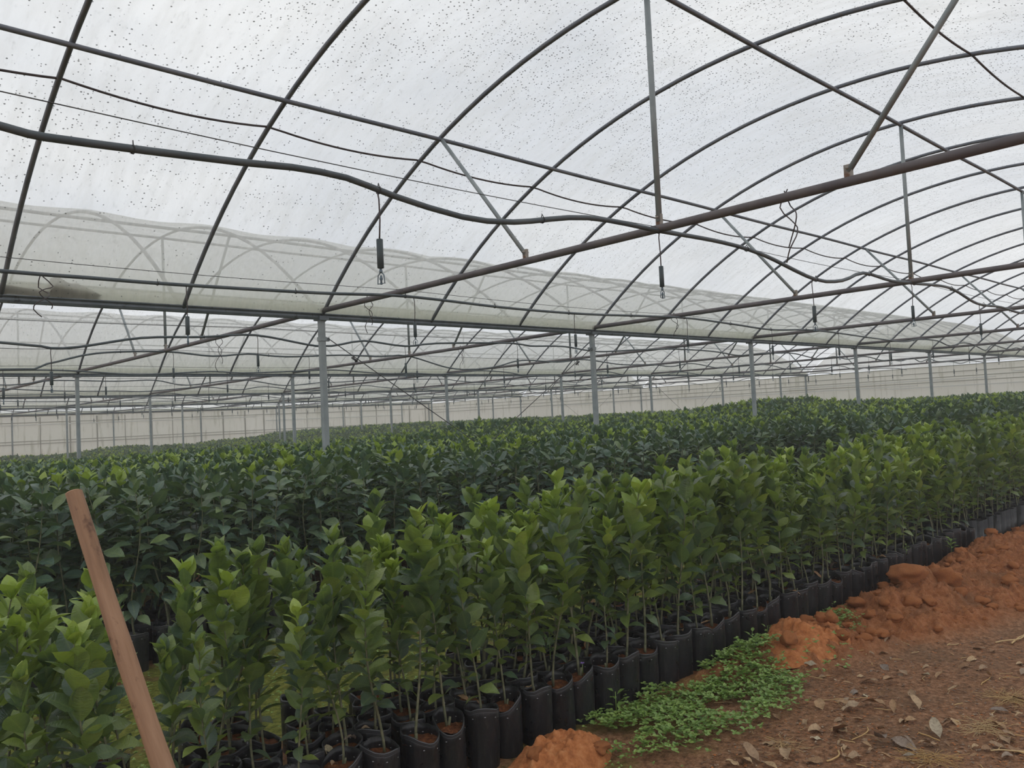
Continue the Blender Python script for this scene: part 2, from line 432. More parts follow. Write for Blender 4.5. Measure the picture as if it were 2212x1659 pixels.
def wall_panel(L, H, cols, rows, seed, amp=.03):
    V = []
    for i in range(cols + 1):
        for j in range(rows + 1):
            u, w_ = i / cols * L, j / rows * H
            V.append((u, amp * (fbm(u * 1.6, w_ * .6, 3, seed) - .5) * 2, w_))
    Fc = [(i * (rows + 1) + j, (i + 1) * (rows + 1) + j, (i + 1) * (rows + 1) + j + 1, i * (rows + 1) + j + 1) for i in range(cols) for j in range(rows)]
    return V, Fc
V, Fc = wall_panel(XEND - XBACK + .2, HG + .12, 140, 8, 3)
side = ob('wall_left', mk_mesh('wall_film', V, Fc, M['wallfilm']), None, Matrix.Translation((XBACK, YEND + .16, 0)))
struct(side, 'beige stained plastic side wall far behind the plants', 'wall')
Lw = YEND + 1.6
V, Fc = wall_panel(Lw, HG, 140, 8, 9)
endw = ob('wall_back', mk_mesh('wall_film', V, Fc, M['wallfilm']), None, Matrix.Translation((XEND + .05, -1.13, 0)) @ Matrix.Rotation(math.pi / 2, 4, 'Z'))
struct(endw, 'pale beige plastic end wall beyond the right-hand plants', 'wall')
# gable film over the end wall
for s in range(0, 5):
    V, Fc = [(0, 0, HG)], []
    k = 24
    for i in range(k + 1):
        dy = -W / 2 + .01 + (W - .02) * i / k
        V.append((0, dy, arc_z(dy, .02)))
    Fc = [(0, i + 1, i + 2) for i in range(k)]
    o = ob('gable_film', mk_mesh('gable_film', V, Fc, M['film'], False, None, {'edge': [.7] * len(V)}), endw)
    o.matrix_basis = Matrix.Rotation(-math.pi / 2, 4, 'Z') @ Matrix.Translation((.02, bay_c(s) + 1.13, 0))
# seams, rails and pale strips on the walls
def wall_part(name, parent, u0, u1, z0, z1, mat, th=.02, off=-.05):
    v, f = box(u0, u1, off - th, off, z0, z1)
    return ob(name, mk_mesh(name, v, f, M[mat], False), parent)
rs = random.Random(3)
for z0 in (HG - .06, HG - .34, 1.42, 1.30): wall_part('wall_rail', side, 0, XEND - XBACK, z0, z0 + .035, 'seam')
wall_part('pale_strip', side, 6, 24, HG - .44, HG - .40, 'strip'); wall_part('pale_strip', side, 24.5, 33, 1.9, 1.94, 'strip')
for k in range(26):
    u = 6 + k * 1.15 + rs.uniform(-.2, .2)
    wall_part('wall_seam', side, u, u + rs.uniform(.03, .07), .2, HG - .1, 'seam', .015)
for z0 in (HG - .04, HG - .25, HG - .42, HG - .58): wall_part('wall_rail', endw, 0, Lw - .1, z0, z0 + .03, 'seam', .02, .09)
for (a, b, z0) in ((3, 9, HG - .36), (9.5, 17, HG - .5), (12, 22, HG - .66), (20, 30, HG - .62), (5, 13, HG - .74)): wall_part('pale_strip', endw, a, b, z0, z0 + .035, 'strip', .02, .09)

# ---------------------------------------------------------------- steel frame
v1, f1 = box(-.026, .026, -.026, .026, 0, HG - .02)
MESH_post = mk_mesh('post', v1, f1, M['galv'], False)
v1, f1 = box(-.05, .05, -.06, .06, HG - .035, HG + .005)
MESH_cap = mk_mesh('post_cap', v1, f1, M['gutter'], False)
v1, f1 = merge(box(-.034, .034, -.034, .034, HG - .235, HG - .195), box(.03, .075, -.018, .018, HG - .235, HG - .200))
MESH_clamp = mk_mesh('clamp', v1, f1, M['galv'], False)
v1, f1 = tube([(0, RAD * math.sin(a), HG + RAD * math.cos(a) - (RAD - RISE)) for a in np.linspace(-math.asin(W / 2 / RAD), math.asin(W / 2 / RAD), 41)], .0175, 8)
MESH_hoop = mk_mesh('hoop', v1, f1, M['hoop'])
MESH_hoop_far = mk_mesh('hoop', *tube([(0, RAD * math.sin(a), HG + RAD * math.cos(a) - (RAD - RISE)) for a in np.linspace(-math.asin(W / 2 / RAD), math.asin(W / 2 / RAD), 25)], .0175, 6), M['hoop'])
TIE_Z = HG + .06
v1, f1 = tube([(0, y, TIE_Z + .0 - .012 * math.cos(y / (W / 2) * math.pi / 2)) for y in np.linspace(-W / 2 + .03, W / 2 - .03, 17)], .026, 10)
MESH_tie = mk_mesh('tie_beam', v1, f1, M['tie'])
zr = arc_z(0) - .03
v1, f1 = tube([(0, 0, TIE_Z + .03), (0, 0, zr)], .0185, 8)
MESH_king = mk_mesh('king_post', v1, f1, M['galv'])
MESH_brk = mk_mesh('bracket', *box(-.010, .010, -.020, .020, TIE_Z + .01, TIE_Z + .075), M['bracket'], False)
MESH_bolt = mk_mesh('bolt', *tube([(-.026, 0, TIE_Z + .055), (.026, 0, TIE_Z + .055)], .008, 6), M['bracket'])
YP, ZP = 2.06, arc_z(2.06) - .03
YS = 1.17
def strut_mesh(sg):
    v, f = tube([(0, sg * YS, TIE_Z + .04), (0, sg * YP, ZP)], .016, 8)
    return mk_mesh('strut', v, f, M['galv'])
MESH_strut = {1: strut_mesh(1), -1: strut_mesh(-1)}

# posts
SEAT = ['nearest gutter', 'second gutter', 'third gutter', 'fourth gutter', 'far side wall']
post_objs = {}
for g in range(5):
    k = 0
    ns = list(range(0, 7)) + [6.5]
    for n in ns:
        x, y = X0 + n * STEP, Y1 + g * W
        if n == 6.5: x = XEND - .15
        if not any(in_frame((x, y, z), 30) for z in (1.6, 2.0, HG)): continue
        k += 1
        r = ob('support_post', None, None, loc(x, y, 0, 0))
        if g == 0 and n == 0: lab = 'grey steel post with wire clamp, thickest post in the picture'
        else: lab = 'grey steel post under the %s, %s from the left' % (SEAT[g], nth(k))
        tag(r, lab, 'post', 'posts under the gutters')
        ob('shaft', MESH_post, r); ob('cap', MESH_cap, r)
        if g == 0 and n in (0, 1): ob('clamp', MESH_clamp, r, Matrix.Rotation(0 if n == 0 else math.pi, 4, 'Z'))
        post_objs[(g, n)] = r

# gutters
def gutter_mesh():
    prof = [(-.050, .030), (-.050, .022), (-.030, .010), (-.034, -.008), (-.024, -.026), (.024, -.026), (.034, -.008), (.030, .010), (.050, .022), (.050, .030), (.044, .030), (.024, .012), (.018, -.016), (-.018, -.016), (-.024, .012), (-.044, .030)]
    V, Fc = [], []
    n = len(prof); xsn = np.linspace(XBACK, XEND, 40)
    for i, x in enumerate(xsn):
        for (y, z) in prof: V.append((x, y, z))
    for i in range(len(xsn) - 1):
        for k in range(n):
            k2 = (k + 1) % n
            Fc.append((i * n + k, (i + 1) * n + k, (i + 1) * n + k2, i * n + k2))
    return mk_mesh('gutter', V, Fc, M['gutter'], False)
MESH_gut = gutter_mesh()
def tail_mesh(seed, sg):
    # film tail rolled along the gutter lip
    V, Fc = [], []
    xx = np.arange(XBACK, XEND, .16)
    for x in xx:
        w0 = .075 + .035 * fbm(x * 1.7, 0, 3, seed)
        for j, q in enumerate((0, .35, .7, 1)):
            V.append((x, sg * (.040 + .045 * q + .012 * math.sin(3 * q)), .022 + w0 * q + .008 * (fbm(x * 5, q * 3, 2, seed + 1) - .5)))
    for i in range(len(xx) - 1):
        for j in range(3): Fc.append((i * 4 + j, i * 4 + j + 1, (i + 1) * 4 + j + 1, (i + 1) * 4 + j))
    n = len(V)
    return mk_mesh('film_tail', V, Fc, M['film'], True, None, {'edge': [.35] * n})
for g in range(0, 5):
    o = ob('rain_gutter', None, None, Matrix.Translation((0, Y1 + g * W, HG)))
    tag(o, ['dark steel gutter channel closest to the camera, sacking at its left end', 'dark steel gutter between the second and third bays', 'dark steel gutter between the third and fourth bays', 'dark steel gutter between the fourth and farthest bays', 'eave gutter along the top of the far side wall'][g], 'gutter', 'roof gutters')
    ob('channel', MESH_gut, o)
    for sg in (-1, 1): ob('film_tail', tail_mesh(60 + g * 2 + sg, sg), o)

# hoops
NJ = {(0, 1): .05, (0, -2): .06, (0, -1): .05}
for s in range(5):
    k = 0
    for j in range(-4, 20):
        x = X0 + j * STEP / 3 + random.uniform(-.02, .02)
        if x > XEND - .05: continue
        c = bay_c(s)
        vis = any(in_frame((x, c + dy, arc_z(dy))) for dy in np.linspace(-W / 2, W / 2, 15))
        if not vis:
            if s > 0 or j < -3: continue
        o = ob('roof_hoop', MESH_hoop if s == 0 else MESH_hoop_far, None, Matrix.Translation((x, c, random.uniform(-.008, .008))))
        if vis:
            k += 1
            tag(o, 'arched steel roof hoop of the %s, %s from the left' % (BAY[s], nth(k)), 'roof hoop', 'roof hoops of the ' + BAY[s])
        else:
            tag(o, 'arched steel roof hoop of the nearest bay just outside the left edge', 'roof hoop', 'roof hoops of the ' + BAY[s])

# purlins along the bays
def purlin(name, s, dy, dz, r, lab, grp, mat='hoop', xb=XBACK, wav=0.0, seg=8):
    pts = []
    for x in np.arange(xb, XEND - .02, .4 if not wav else .11):
        ph = abs((((x - X0) / (STEP / 3)) % 1) - .5) * 2
        pts.append((x, bay_c(s) + dy, arc_z(dy) + dz - wav * (1 - ph ** 2) + .004 * math.sin(x * 1.9)))
    o = ob(name, mk_mesh(name, *tube(pts, r, seg), M[mat]))
    return tag(o, lab, 'purlin' if name == 'purlin' else 'cord', grp)
for s in range(5):
    purlin('purlin', s, 0, -.036, .017, 'ridge purlin pipe along the top of the ' + BAY[s], 'purlins under the hoops')
    purlin('purlin', s, YP, -.036, .017, 'purlin pipe along the far slope of the ' + BAY[s], 'purlins under the hoops')
    purlin('purlin', s, -YP, -.036, .017, 'purlin pipe along the near slope of the ' + BAY[s], 'purlins under the hoops')
    purlin('film_cord', s, 2.36, .0, .008, 'thin wavy cord on the film of the far slope, ' + BAY[s], 'film cords', 'cord', XBACK, .045, 6)
purlin('film_cord', 0, -1.02, .0, .008, 'thin cord on the near slope by the top right corner', 'film cords', 'cord', XBACK, .03, 6)

# trusses: tie beam, king post, two struts
for s in range(5):
    k = 0
    for n in range(-1, 7):
        x = X0 + n * STEP; c = bay_c(s)
        if not any(in_frame((x, c + dy, TIE_Z)) for dy in np.linspace(-W / 2, W / 2, 21)): continue
        k += 1
        where = 'the %s, %s truss from the left' % (BAY[s], nth(k))
        o = ob('tie_beam', MESH_tie, None, Matrix.Translation((x, c, 0)))
        tag(o, 'rusty brown tie beam across ' + where, 'tie beam', 'tie beams of the ' + BAY[s])
        kp = ob('king_post', None, None, Matrix.Translation((x, c, 0)))
        tag(kp, 'upright steel king post in ' + where, 'roof strut', 'king posts of the ' + BAY[s])
        ob('tube', MESH_king, kp); ob('bolt', MESH_bolt, ob('bracket', MESH_brk, kp))
        for sg, nm in ((1, 'far'), (-1, 'near')):
            if not (in_frame((x, c + sg * YS, TIE_Z), 60) or in_frame((x, c + sg * YP, ZP), 60)): continue
            so = ob('roof_strut', None, None, Matrix.Translation((x, c, 0)))
            tag(so, 'slanting steel strut on the %s side of %s' % (nm, where), 'roof strut', 'struts of the ' + BAY[s])
            ob('tube', MESH_strut[sg], so); ob('bolt', MESH_bolt, ob('bracket', MESH_brk, so, Matrix.Translation((0, sg * YS, 0))))

# bracing wires between posts
def brace(g, n0, n1, lab_a, lab_b):
    for (a, b, lab) in ((n0, n1, lab_a), (n1, n0, lab_b)):
        xa, xb = X0 + a * STEP, X0 + b * STEP; y = Y1 + g * W
        d = .05 if b > a else -.05
        o = ob('bracing_wire', None, None, Matrix.Translation((0, y - .03, 0)))
        tag(o, lab, 'wire', 'crossed bracing wires')
        cab = ob('cable', mk_mesh('cable', *tube([(xa + d, 0, HG - .21), (xa + (xb - xa) * .5, 0, (HG - .21) * .5 - .01), (xb - d, 0, .05)], .005, 6), M['wire']), o)
        if g == 0:
            q = Vector((xa + (xb - xa) * .085, 0, (HG - .21) * .915))
            ob('wire_clip', mk_mesh('wire_clip', *merge(tube([q + Vector((-.03 * d / .05, 0, .018)), q + Vector((.03 * d / .05, 0, -.02))], .012, 6), tube([q + Vector((-.012, 0, .03)), q + Vector((.012, 0, -.03))], .006, 5)), M['wire']), cab)
brace(0, 0, 1, 'bracing wire sloping down right from the clamped nearest post', 'bracing wire sloping down left from the second nearest post')
brace(1, 4, 5, 'thin bracing wire sloping down right under the second gutter', 'thin bracing wire sloping down left under the second gutter')
brace(2, 5, 6, 'faint bracing wire sloping down right under the third gutter', 'faint bracing wire sloping down left under the third gutter')

# ---------------------------------------------------------------- irrigation hoses and hanging sprinklers
HOSE_FIX = {
    (0, 0): [(-3.5, 1.02), (-1.5, .97), (-.3, 1.02), (.58, .99), (.71, .98), (1.37, 1.02), (1.59, 1.04), (1.84, 1.04), (2.08, 1.0), (2.47, .96), (2.81, .98), (3.38, 1.08), (4.05, 1.09), (4.75, 1.10), (5.29, 1.07), (6.06, .96), (6.55, .99), (6.97, 1.09), (7.56, 1.07), (8.1, 1.09), (9.08, 1.12), (9.93, 1.01)],
    (0, 1): [(-3.5, 1.0), (-1, 1.03), (1.08, 1.01), (1.57, 1.01), (2.12, 1.01), (3.22, 1.03), (4.05, 1.06), (5.23, 1.03), (6.28, 1.03), (7.3, 1.06), (8.21, 1.08), (9.25, 1.05), (10.2, 1.02), (11.5, 1.06), (13.57, 1.01), (14.75, .99)],
    (1, -1): [(-1, 1.0), (1.64, .88), (2.14, .84), (2.84, .96), (3.46, .99), (4.05, 1.03), (4.8, .93), (5.14, .96), (5.45, 1.01), (6.07, .96), (6.57, 1.01), (7.91, 1.05), (8.29, 1.02), (9.02, 1.03), (9.81, .97), (10.85, 1.02)],
    (1, 0): [(-1, .95), (2.14, .84), (2.63, .91), (3.19, 1.05), (4.03, 1.09), (4.69, 1.04), (5.2, 1.08), (5.8, 1.05), (6.73, 1.09), (7.48, 1.08), (8.01, 1.1), (8.86, .91), (9.46, .88), (10.03, .94), (10.68, 1.06), (11.71, 1.04), (12.46, 1.1), (13.66, 1.01)],
}
# sprinkler prototype meshes; origin at the hose
MESH_drop = mk_mesh('drop_tube', *tube([(0, 0, 0), (.006, 0, -.03), (.004, .003, -.12), (0, 0, -.205)], .0035, 6), M['cord'])
MESH_wt = mk_mesh('weight', *merge(tube([(0, 0, -.203), (0, 0, -.205), (0, 0, -.33), (0, 0, -.332)], [.010, .0145, .0145, .010], 10)), M['weight'])
v1, f1 = merge(tube([(0, 0, -.33), (0, 0, -.345), (0, 0, -.352)], [.004, .008, .006], 8),
               tube([(-.006, 0, -.352), (-.017, 0, -.362), (-.020, 0, -.398), (.020, 0, -.398), (.017, 0, -.362), (.006, 0, -.352)], .0026, 6),
               tube([(0, 0, -.396), (0, 0, -.402)], [.005, .005], 8))
MESH_spin = mk_mesh('spinner', *tube([(0, 0, -.362), (0, 0, -.378), (0, 0, -.386), (0, 0, -.398)], [.003, .008, .004, .005], 8), M['nozzle'])
MESH_nz = mk_mesh('nozzle', v1, f1, M['nozzle'])
rs = random.Random(12)
hose_lab = {-1: 'near', 0: 'middle', 1: 'far'}
n_spr = 0
for s in range(5):
    for hz in (-1, 0, 1):
        y = bay_c(s) + hz * 2.62
        if s == 0 and hz == -1: continue
        if s == 4 and hz == 1: continue
        ctrl = HOSE_FIX.get((s, hz), [(-1.0, 1.0)])
        ctrl = [(x, y, z + EYE) for x, z in ctrl]
        x = ctrl[-1][0]
        while x < XEND - 1.6:
            x += rs.uniform(.55, 1.25)
            near_tie = abs(((x - X0) / STEP) - round((x - X0) / STEP)) < .12
            ctrl.append((x, y + rs.uniform(-.03, .03), EYE + (1.06 if near_tie else rs.uniform(.93, 1.07))))
        pts = smooth_pts(ctrl, .14)
        rr = .0145 if (s, hz) == (0, 0) else .0125
        o = ob('irrigation_hose', None, None)
        tag(o, 'black wavy irrigation hose, %s one of the %s' % (hose_lab[hz], BAY[s]) if not (s == 0) else ('thick black irrigation hose sagging under the ridge of the nearest bay' if hz == 0 else 'black irrigation hose running just before the nearest gutter'), 'hose', 'irrigation hoses')
        pipe = ob('hose_pipe', mk_mesh('hose_pipe', *tube(pts, rr, 8 if s < 2 else 5), M['hose']), o)
        zz = np.interp(np.arange(XBACK, XEND, .5), [p.x for p in pts], [p.z for p in pts])
        wpts = [(xw, y + .01, EYE + 1.115 - .025 * math.sin(math.pi * (((xw - X0) / STEP) % 1))) for xw in np.arange(max(XBACK, pts[0].x), XEND - .3, .5)]
        ob('support_wire', mk_mesh('support_wire', *tube(wpts, .0022 if s == 0 else .003, 4), M['wire']), o)
        if s < 2:
            for xt in np.arange(pts[0].x + .4, 16, 1.02 if s == 0 else 2.04):
                zi = float(np.interp(xt, [p.x for p in pts], [p.z for p in pts]))
                ring = [(xt + .004 * math.sin(a * 2), y + (rr + .003) * math.cos(a), zi + (rr + .003) * math.sin(a) + (.012 if math.sin(a) > .9 else 0)) for a in np.linspace(0, 2 * math.pi, 9)]
                ob('tie_wire', mk_mesh('tie_wire', *tube(ring, .0025, 4, False), M['wire']), pipe)
        k = 0
        for i in range(-1, 15):
            x = 2.05 + 2.0 * i + (.0 if (s + hz) % 2 == 0 else .12) + rs.uniform(-.06, .06)
            if x > XEND - .6 or x < pts[0].x: continue
            z = float(np.interp(x, [p.x for p in pts], [p.z for p in pts])) - rr
            if not in_frame((x, y, z - .3)): continue
            n_spr += 1; k += 1
            r = ob('hanging_sprinkler', None, None, loc(x, y, z, rs.uniform(0, 6)))
            if s == 0:
                lab = 'small hanging sprinkler with dark weight, %s along the %s' % (nth(k), 'thick ridge hose' if hz == 0 else 'hose by the nearest gutter')
            else:
                lab = 'tiny hanging sprinkler, %s along the %s hose of the %s' % (nth(k), hose_lab[hz], BAY[s])
            tag(r, lab, 'sprinkler', 'hanging sprinklers')
            ob('drop_tube', MESH_drop, r); ob('weight', MESH_wt, r); nz = ob('nozzle', MESH_nz, r)
            if s < 2: ob('spinner', MESH_spin, nz)

# loose strings tied to beams
rs = random.Random(5)
strings = [((X0, 2.05, TIE_Z), 'loose dark string knotted on the nearest tie beam right of its king post', .36),
           ((X0, 6.1, TIE_Z), 'looped wire hanging from the nearest tie beam close to the clamped post', .3),
           ((X0, 9.3, TIE_Z), 'limp strings hanging from the second bay tie beam left of centre', .42),
           ((X0 + 4, 5.6, TIE_Z), 'loose curled string on the second tie beam of the nearest bay', .25),
           ((X0 + 4, 9.6, TIE_Z), 'pair of strings dangling from a tie beam in the second bay', .35),
           ((1.30, 5.50, EYE + .97), 'cut end of thin tube dangling by the left picture edge', .22)]
for (q, lab, L) in strings:
    o = ob('loose_string', None, None, Matrix.Translation(q)); tag(o, lab, 'string', 'loose strings')
    for j in range(2):
        pts = [Vector((.02 * j, .03 * j, .03))]
        for i in range(6):
            pts.append(Vector((.05 * math.sin(i * 1.3 + j * 2) + .03 * j, .05 * math.cos(i * 1.1 + j), -L * (i + 1) / 6 * (1 - .25 * j))))
        ob('strand', mk_mesh('strand', *tube(smooth_pts(pts, .03), .0035, 5), M['cord']), o)

# old sacking lying on the gutter
def sack(name, x0, x1, h, seed, lab):
    V, Fc = [], []; n, k = 26, 10
    for i in range(n + 1):
        u = i / n
        for j in range(k):
            a = 2 * math.pi * j / k
            hh = h * (1 - u) ** .6 * (.55 + .7 * float(fbm(u * 5, 0, 3, seed))) * sstep(0, .08, u) + .006
            V.append((x0 + (x1 - x0) * u, math.cos(a) * .075 * (1.1 - .5 * u), .055 + hh * (.5 + .5 * math.sin(a)) + .012 * float(fbm(u * 14, j * 1.3, 2, seed + 2))))
    for i in range(n):
        for j in range(k): Fc.append((i * k + j, (i + 1) * k + j, (i + 1) * k + (j + 1) % k, i * k + (j + 1) % k))
    Fc += [tuple(range(k)), tuple(n * k + j for j in range(k - 1, -1, -1))]
    o = ob(name, mk_mesh(name, V, Fc, M['sack']), None, Matrix.Translation((0, Y1, HG)))
    tag(o, lab, 'sacking')
sack('folded_sacking', 1.68, 2.05, .15, 4, 'stiff grey-brown folded sacking lying on the nearest gutter')
sack('torn_sacking', 1.05, 1.72, .075, 9, 'torn scraps of brown sacking at the left end of the gutter')

# ---------------------------------------------------------------- leaves and saplings
def leaf_template(st, curl, fold, wid, twist=0.0, wave=0.0):
    """unit leaf along +X, face up +Z; three columns"""
    V, Tt = [], []
    ts = np.linspace(0, 1, st)
    for i, tt in enumerate(ts):
        w = wid * (math.sin(math.pi * min(1, max(0, (tt - .06) / .94)) ** .82) ** .85 if tt > .06 else .0) + .012
        if i == st - 1: w = .004
        z = -curl * (tt ** 2) + .10 * math.sin(math.pi * tt) * max(curl, 0)
        tw = twist * (tt - .3)
        for sgn in (-1, 0, 1):
            yy = sgn * w; zz = z + abs(sgn) * w * fold + (wave * .05 * math.sin(tt * 11 + sgn) if sgn else 0)
            V.append((tt * (1 - .15 * abs(curl)), yy * math.cos(tw) , zz + yy * math.sin(tw)))
    for i in range(st - 1):
        a = i * 3; b = a + 3
        Tt += [(a, b, b + 1), (a, b + 1, a + 1), (a + 1, b + 1, b + 2), (a + 1, b + 2, a + 2)]
    return np.array(V), np.array(Tt)
def rib_of(V): return [1.0 if i % 3 == 1 else 0.0 for i in range(len(V))]
SHAPES = [(.10, .28, .28, .2, .4), (.25, .35, .27, -.4, .3), (.38, .22, .30, .3, .6), (-.06, .40, .26, .0, .2), (.16, .15, .31, .5, .8), (.30, .45, .24, -.2, .3)]
LEAF_HI = [leaf_template(8, *a) for a in SHAPES]
LEAF_MID = [leaf_template(4, *a) for a in SHAPES]
LEAF_LO = [(np.array([(0, 0, 0), (.52, -w, f * w), (1, 0, -c), (.52, w, f * w)]), np.array([(0, 1, 2), (0, 2, 3)])) for (c, f, w, _, _) in SHAPES]
LM = {}
for mk in ('leaf', 'leafb', 'young'):
    LM[mk] = [mk_tris('leaf', V, Tt, [M[mk]], None, {'rib': rib_of(V)}) for V, Tt in LEAF_HI]

SOIL_Z = .212
def leaf_frame(az, el, roll):
    d = np.array([math.cos(az) * math.cos(el), math.sin(az) * math.cos(el), math.sin(el)])
    s = np.array([-math.sin(az), math.cos(az), 0.0]); n = np.cross(d, s)
    s2 = s * math.cos(roll) + n * math.sin(roll); n2 = -s * math.sin(roll) + n * math.cos(roll)
    return np.stack([d, s2, n2], 1)
def gen_sapling(seed, kind):
    r = random.Random(seed)
    A = kind == 'a'
    H = r.uniform(.74, .88) if A else r.uniform(.98, 1.1)
    bare = r.uniform(.08, .26) if A else r.uniform(.14, .26)
    lean = r.uniform(-.11, .11), r.uniform(-.11, .11)
    kink = r.uniform(-.034, .034), r.uniform(-.034, .034)
    def stem(z):
        tt = z / H
        return np.array([lean[0] * tt + kink[0] * math.sin(tt * 7), lean[1] * tt + kink[1] * math.sin(tt * 6 + 1), SOIL_Z - .02 + z])
    L = []
    n = r.randint(27, 33) if A else r.randint(36, 43)
    tipy = (seed % 5 in (0, 2)) if A else (seed % 5 == 0)
    az = r.uniform(0, 6.28)
    for i in range(n):
        tt = i / (n - 1)
        z = bare + (H - bare) * tt ** (.9 if A else .95)
        az += 2.4 + r.uniform(-.35, .35)
        base = stem(min(z, H))
        if A: el = math.radians(np.interp(tt, [0, .3, .7, 1], [4, 46, 62, 74]) + r.uniform(-26, 18))
        else: el = math.radians(np.interp(tt, [0, .3, .7, .9, 1], [-28, -8, 25, 50, 70]) + r.uniform(-22, 22))
        ln = (np.interp(tt, [0, .3, .8, 1], [.095, .138, .135, .095]) if A else np.interp(tt, [0, .3, .8, 1], [.125, .150, .138, .095])) * r.uniform(.78, 1.18)
        if not A and tt < .9 and r.random() < .6:
            off = r.uniform(.02, .075); base = base + np.array([math.cos(az) * off, math.sin(az) * off, r.uniform(-.01, .03)])
        yg = tt > (.80 if A else .93)
        if yg: yg = tipy and r.random() < .85
        elif r.random() < .010: yg = True
        L.append((base, leaf_frame(az, el, r.uniform(-.6, .6)), ln, r.randrange(6), yg, r.random()))
    # young tip rosette
    for i in range(r.randint(2, 4)):
        az += 2.1
        L.append((stem(H), leaf_frame(az, math.radians(r.uniform(50, 80)), r.uniform(-.4, .4)), r.uniform(.065, .105), r.randrange(6), tipy and r.random() < .9 or r.random() < .12, r.random()))
    sp = [stem(z) for z in np.linspace(0, H, 12)]
    sr = list(np.linspace(.0065 if A else .0075, .0022, 12))
    twigs = [np.array(sp)]
    return dict(leaves=L, stem=sp, sr=sr, H=H + SOIL_Z + .05, kind=kind)
def stem_mesh(g):
    V, Fc = tube(g['stem'], g['sr'], 6)
    # cut rootstock stub at the graft
    q = Vector(g['stem'][0]); a = random.uniform(0, 6.28)
    v2, f2 = tube([q + Vector((.003 * math.cos(a), .003 * math.sin(a), 0)), q + Vector((.013 * math.cos(a), .013 * math.sin(a), .055))], [.0075, .006], 6)
    V, Fc = merge((V, Fc), (v2, f2))
    return mk_mesh('stem', V, Fc, M['stem'])
def foliage_arrays(g, templ, keep=None, lscale=1.0):
    Vs, Ts, mi, ti = [], [], [], []; b = 0
    Ls = g['leaves'] if keep is None else g['leaves'][-keep:]
    for (base, fr, ln, sh, yg, tint) in Ls:
        V, Tt = templ[sh]
        Vs.append(V @ fr.T * (ln * lscale) + base); Ts.append(Tt + b); b += len(V)
        mi.append(np.full(len(Tt), 1 if yg else 0)); ti.append(np.full(len(V), tint))
    return np.concatenate(Vs), np.concatenate(Ts), np.concatenate(mi), np.concatenate(ti)

NV = 12
GEN = {k: [gen_sapling(100 + i + (50 if k == 'b' else 0), k) for i in range(NV)] for k in 'ab'}
STEM = {k: [stem_mesh(g) for g in GEN[k]] for k in 'ab'}
LEAFMAT = {'a': 'leaf', 'b': 'leafb'}
FOL = {}
for k in 'ab':
    FOL[k] = []
    for g in GEN[k]:
        V, Tt, mi, ti = foliage_arrays(g, LEAF_MID if k == 'a' else LEAF_MID)
        FOL[k].append(mk_tris('foliage', V, Tt, [M[LEAFMAT[k]], M['young']], mi, {'tint': ti}))

# bags
def bag_mesh(seed, seg=26):
    r = random.Random(seed)
    R0, Hb = r.uniform(.074, .082), r.uniform(.245, .27)
    ph = r.uniform(0, 6.28); dip = r.uniform(.01, .055); ov = r.uniform(.0, .14)
    V, Fc, mi = [], [], []
    prof = [0, .02, .5, .85, .93, .945, .955, .97, .98, 1.0]
    def top(a): return Hb - dip * (.5 + .5 * math.cos(a - ph)) ** 2 + .006 * math.sin(3 * a + seed) + .016 * (float(fbm(4 + 2.2 * math.cos(a), 4 + 2.2 * math.sin(a), 3, seed)) - .5)
    def rad(a, q): return R0 * (1 + ov * math.cos(2 * (a - ph)) * q) * (.93 + .07 * q + .03 * math.sin(math.pi * q)) * (1 + .018 * math.sin(5 * a + seed + 4 * q))
    nr = len(prof)
    for q in prof:
        for k in range(seg):
            a = 2 * math.pi * k / seg; rr = rad(a, q) + (.0016 if q in (.93, .955, .98) else 0)
            V.append((rr * math.cos(a), rr * math.sin(a), top(a) * q))
    for q in (1.0, .90, .76):
        for k in range(seg):
            a = 2 * math.pi * k / seg; rr = rad(a, q) - .004
            V.append((rr * math.cos(a), rr * math.sin(a), top(a) * q))
    tot = nr + 3
    for i in range(tot - 1):
        for k in range(seg):
            k2 = (k + 1) % seg
            Fc.append((i * seg + k, i * seg + k2, (i + 1) * seg + k2, (i + 1) * seg + k)); mi.append(2 if i in (4, 6, 8) else 0)
    # row of punched holes inside and outside the rim
    for q, sg in ((.86, 1), (.87, -1)):
        for h in range(9):
            a = 2 * math.pi * (h + .3) / 9; rr = rad(a, q) + (.0025 if sg > 0 else -.008)
            c = Vector((rr * math.cos(a), rr * math.sin(a), top(a) * q)); tx = Vector((-math.sin(a), math.cos(a), 0)); b = len(V)
            V += [c - tx * .0045, c + Vector((0, 0, -.0022)), c + tx * .0045, c + Vector((0, 0, .0022))]
            Fc.append((b, b + 1, b + 2, b + 3)); mi.append(1)
    return mk_mesh('bag', V, Fc, [M['bag'], M['hole'], M['rim']], True, mi), R0, top
def soil_mesh(seed, R0):
    V, Fc = [(0, 0, SOIL_Z + .006)], []; seg = 16
    for ring, f in enumerate((.35, .7, .97)):
        for k in range(seg):
            a = 2 * math.pi * k / seg
            V.append((R0 * .97 * f * math.cos(a), R0 * .97 * f * math.sin(a), SOIL_Z - .004 + .028 * (float(fbm(2 + f * 3 * math.cos(a), 2 + f * 3 * math.sin(a), 3, seed)) - .5)))
    Fc += [(0, 1 + k, 1 + (k + 1) % seg) for k in range(seg)]
    for q in range(2):
        for k in range(seg):
            k2 = (k + 1) % seg; b = 1 + q * seg
            Fc.append((b + k, b + seg + k, b + seg + k2, b + k2))
    return mk_mesh('soil', V, Fc, M['potsoil'])
BAGS = [bag_mesh(300 + i) for i in range(8)]
SOILS = [soil_mesh(320 + i, BAGS[i][1]) for i in range(8)]

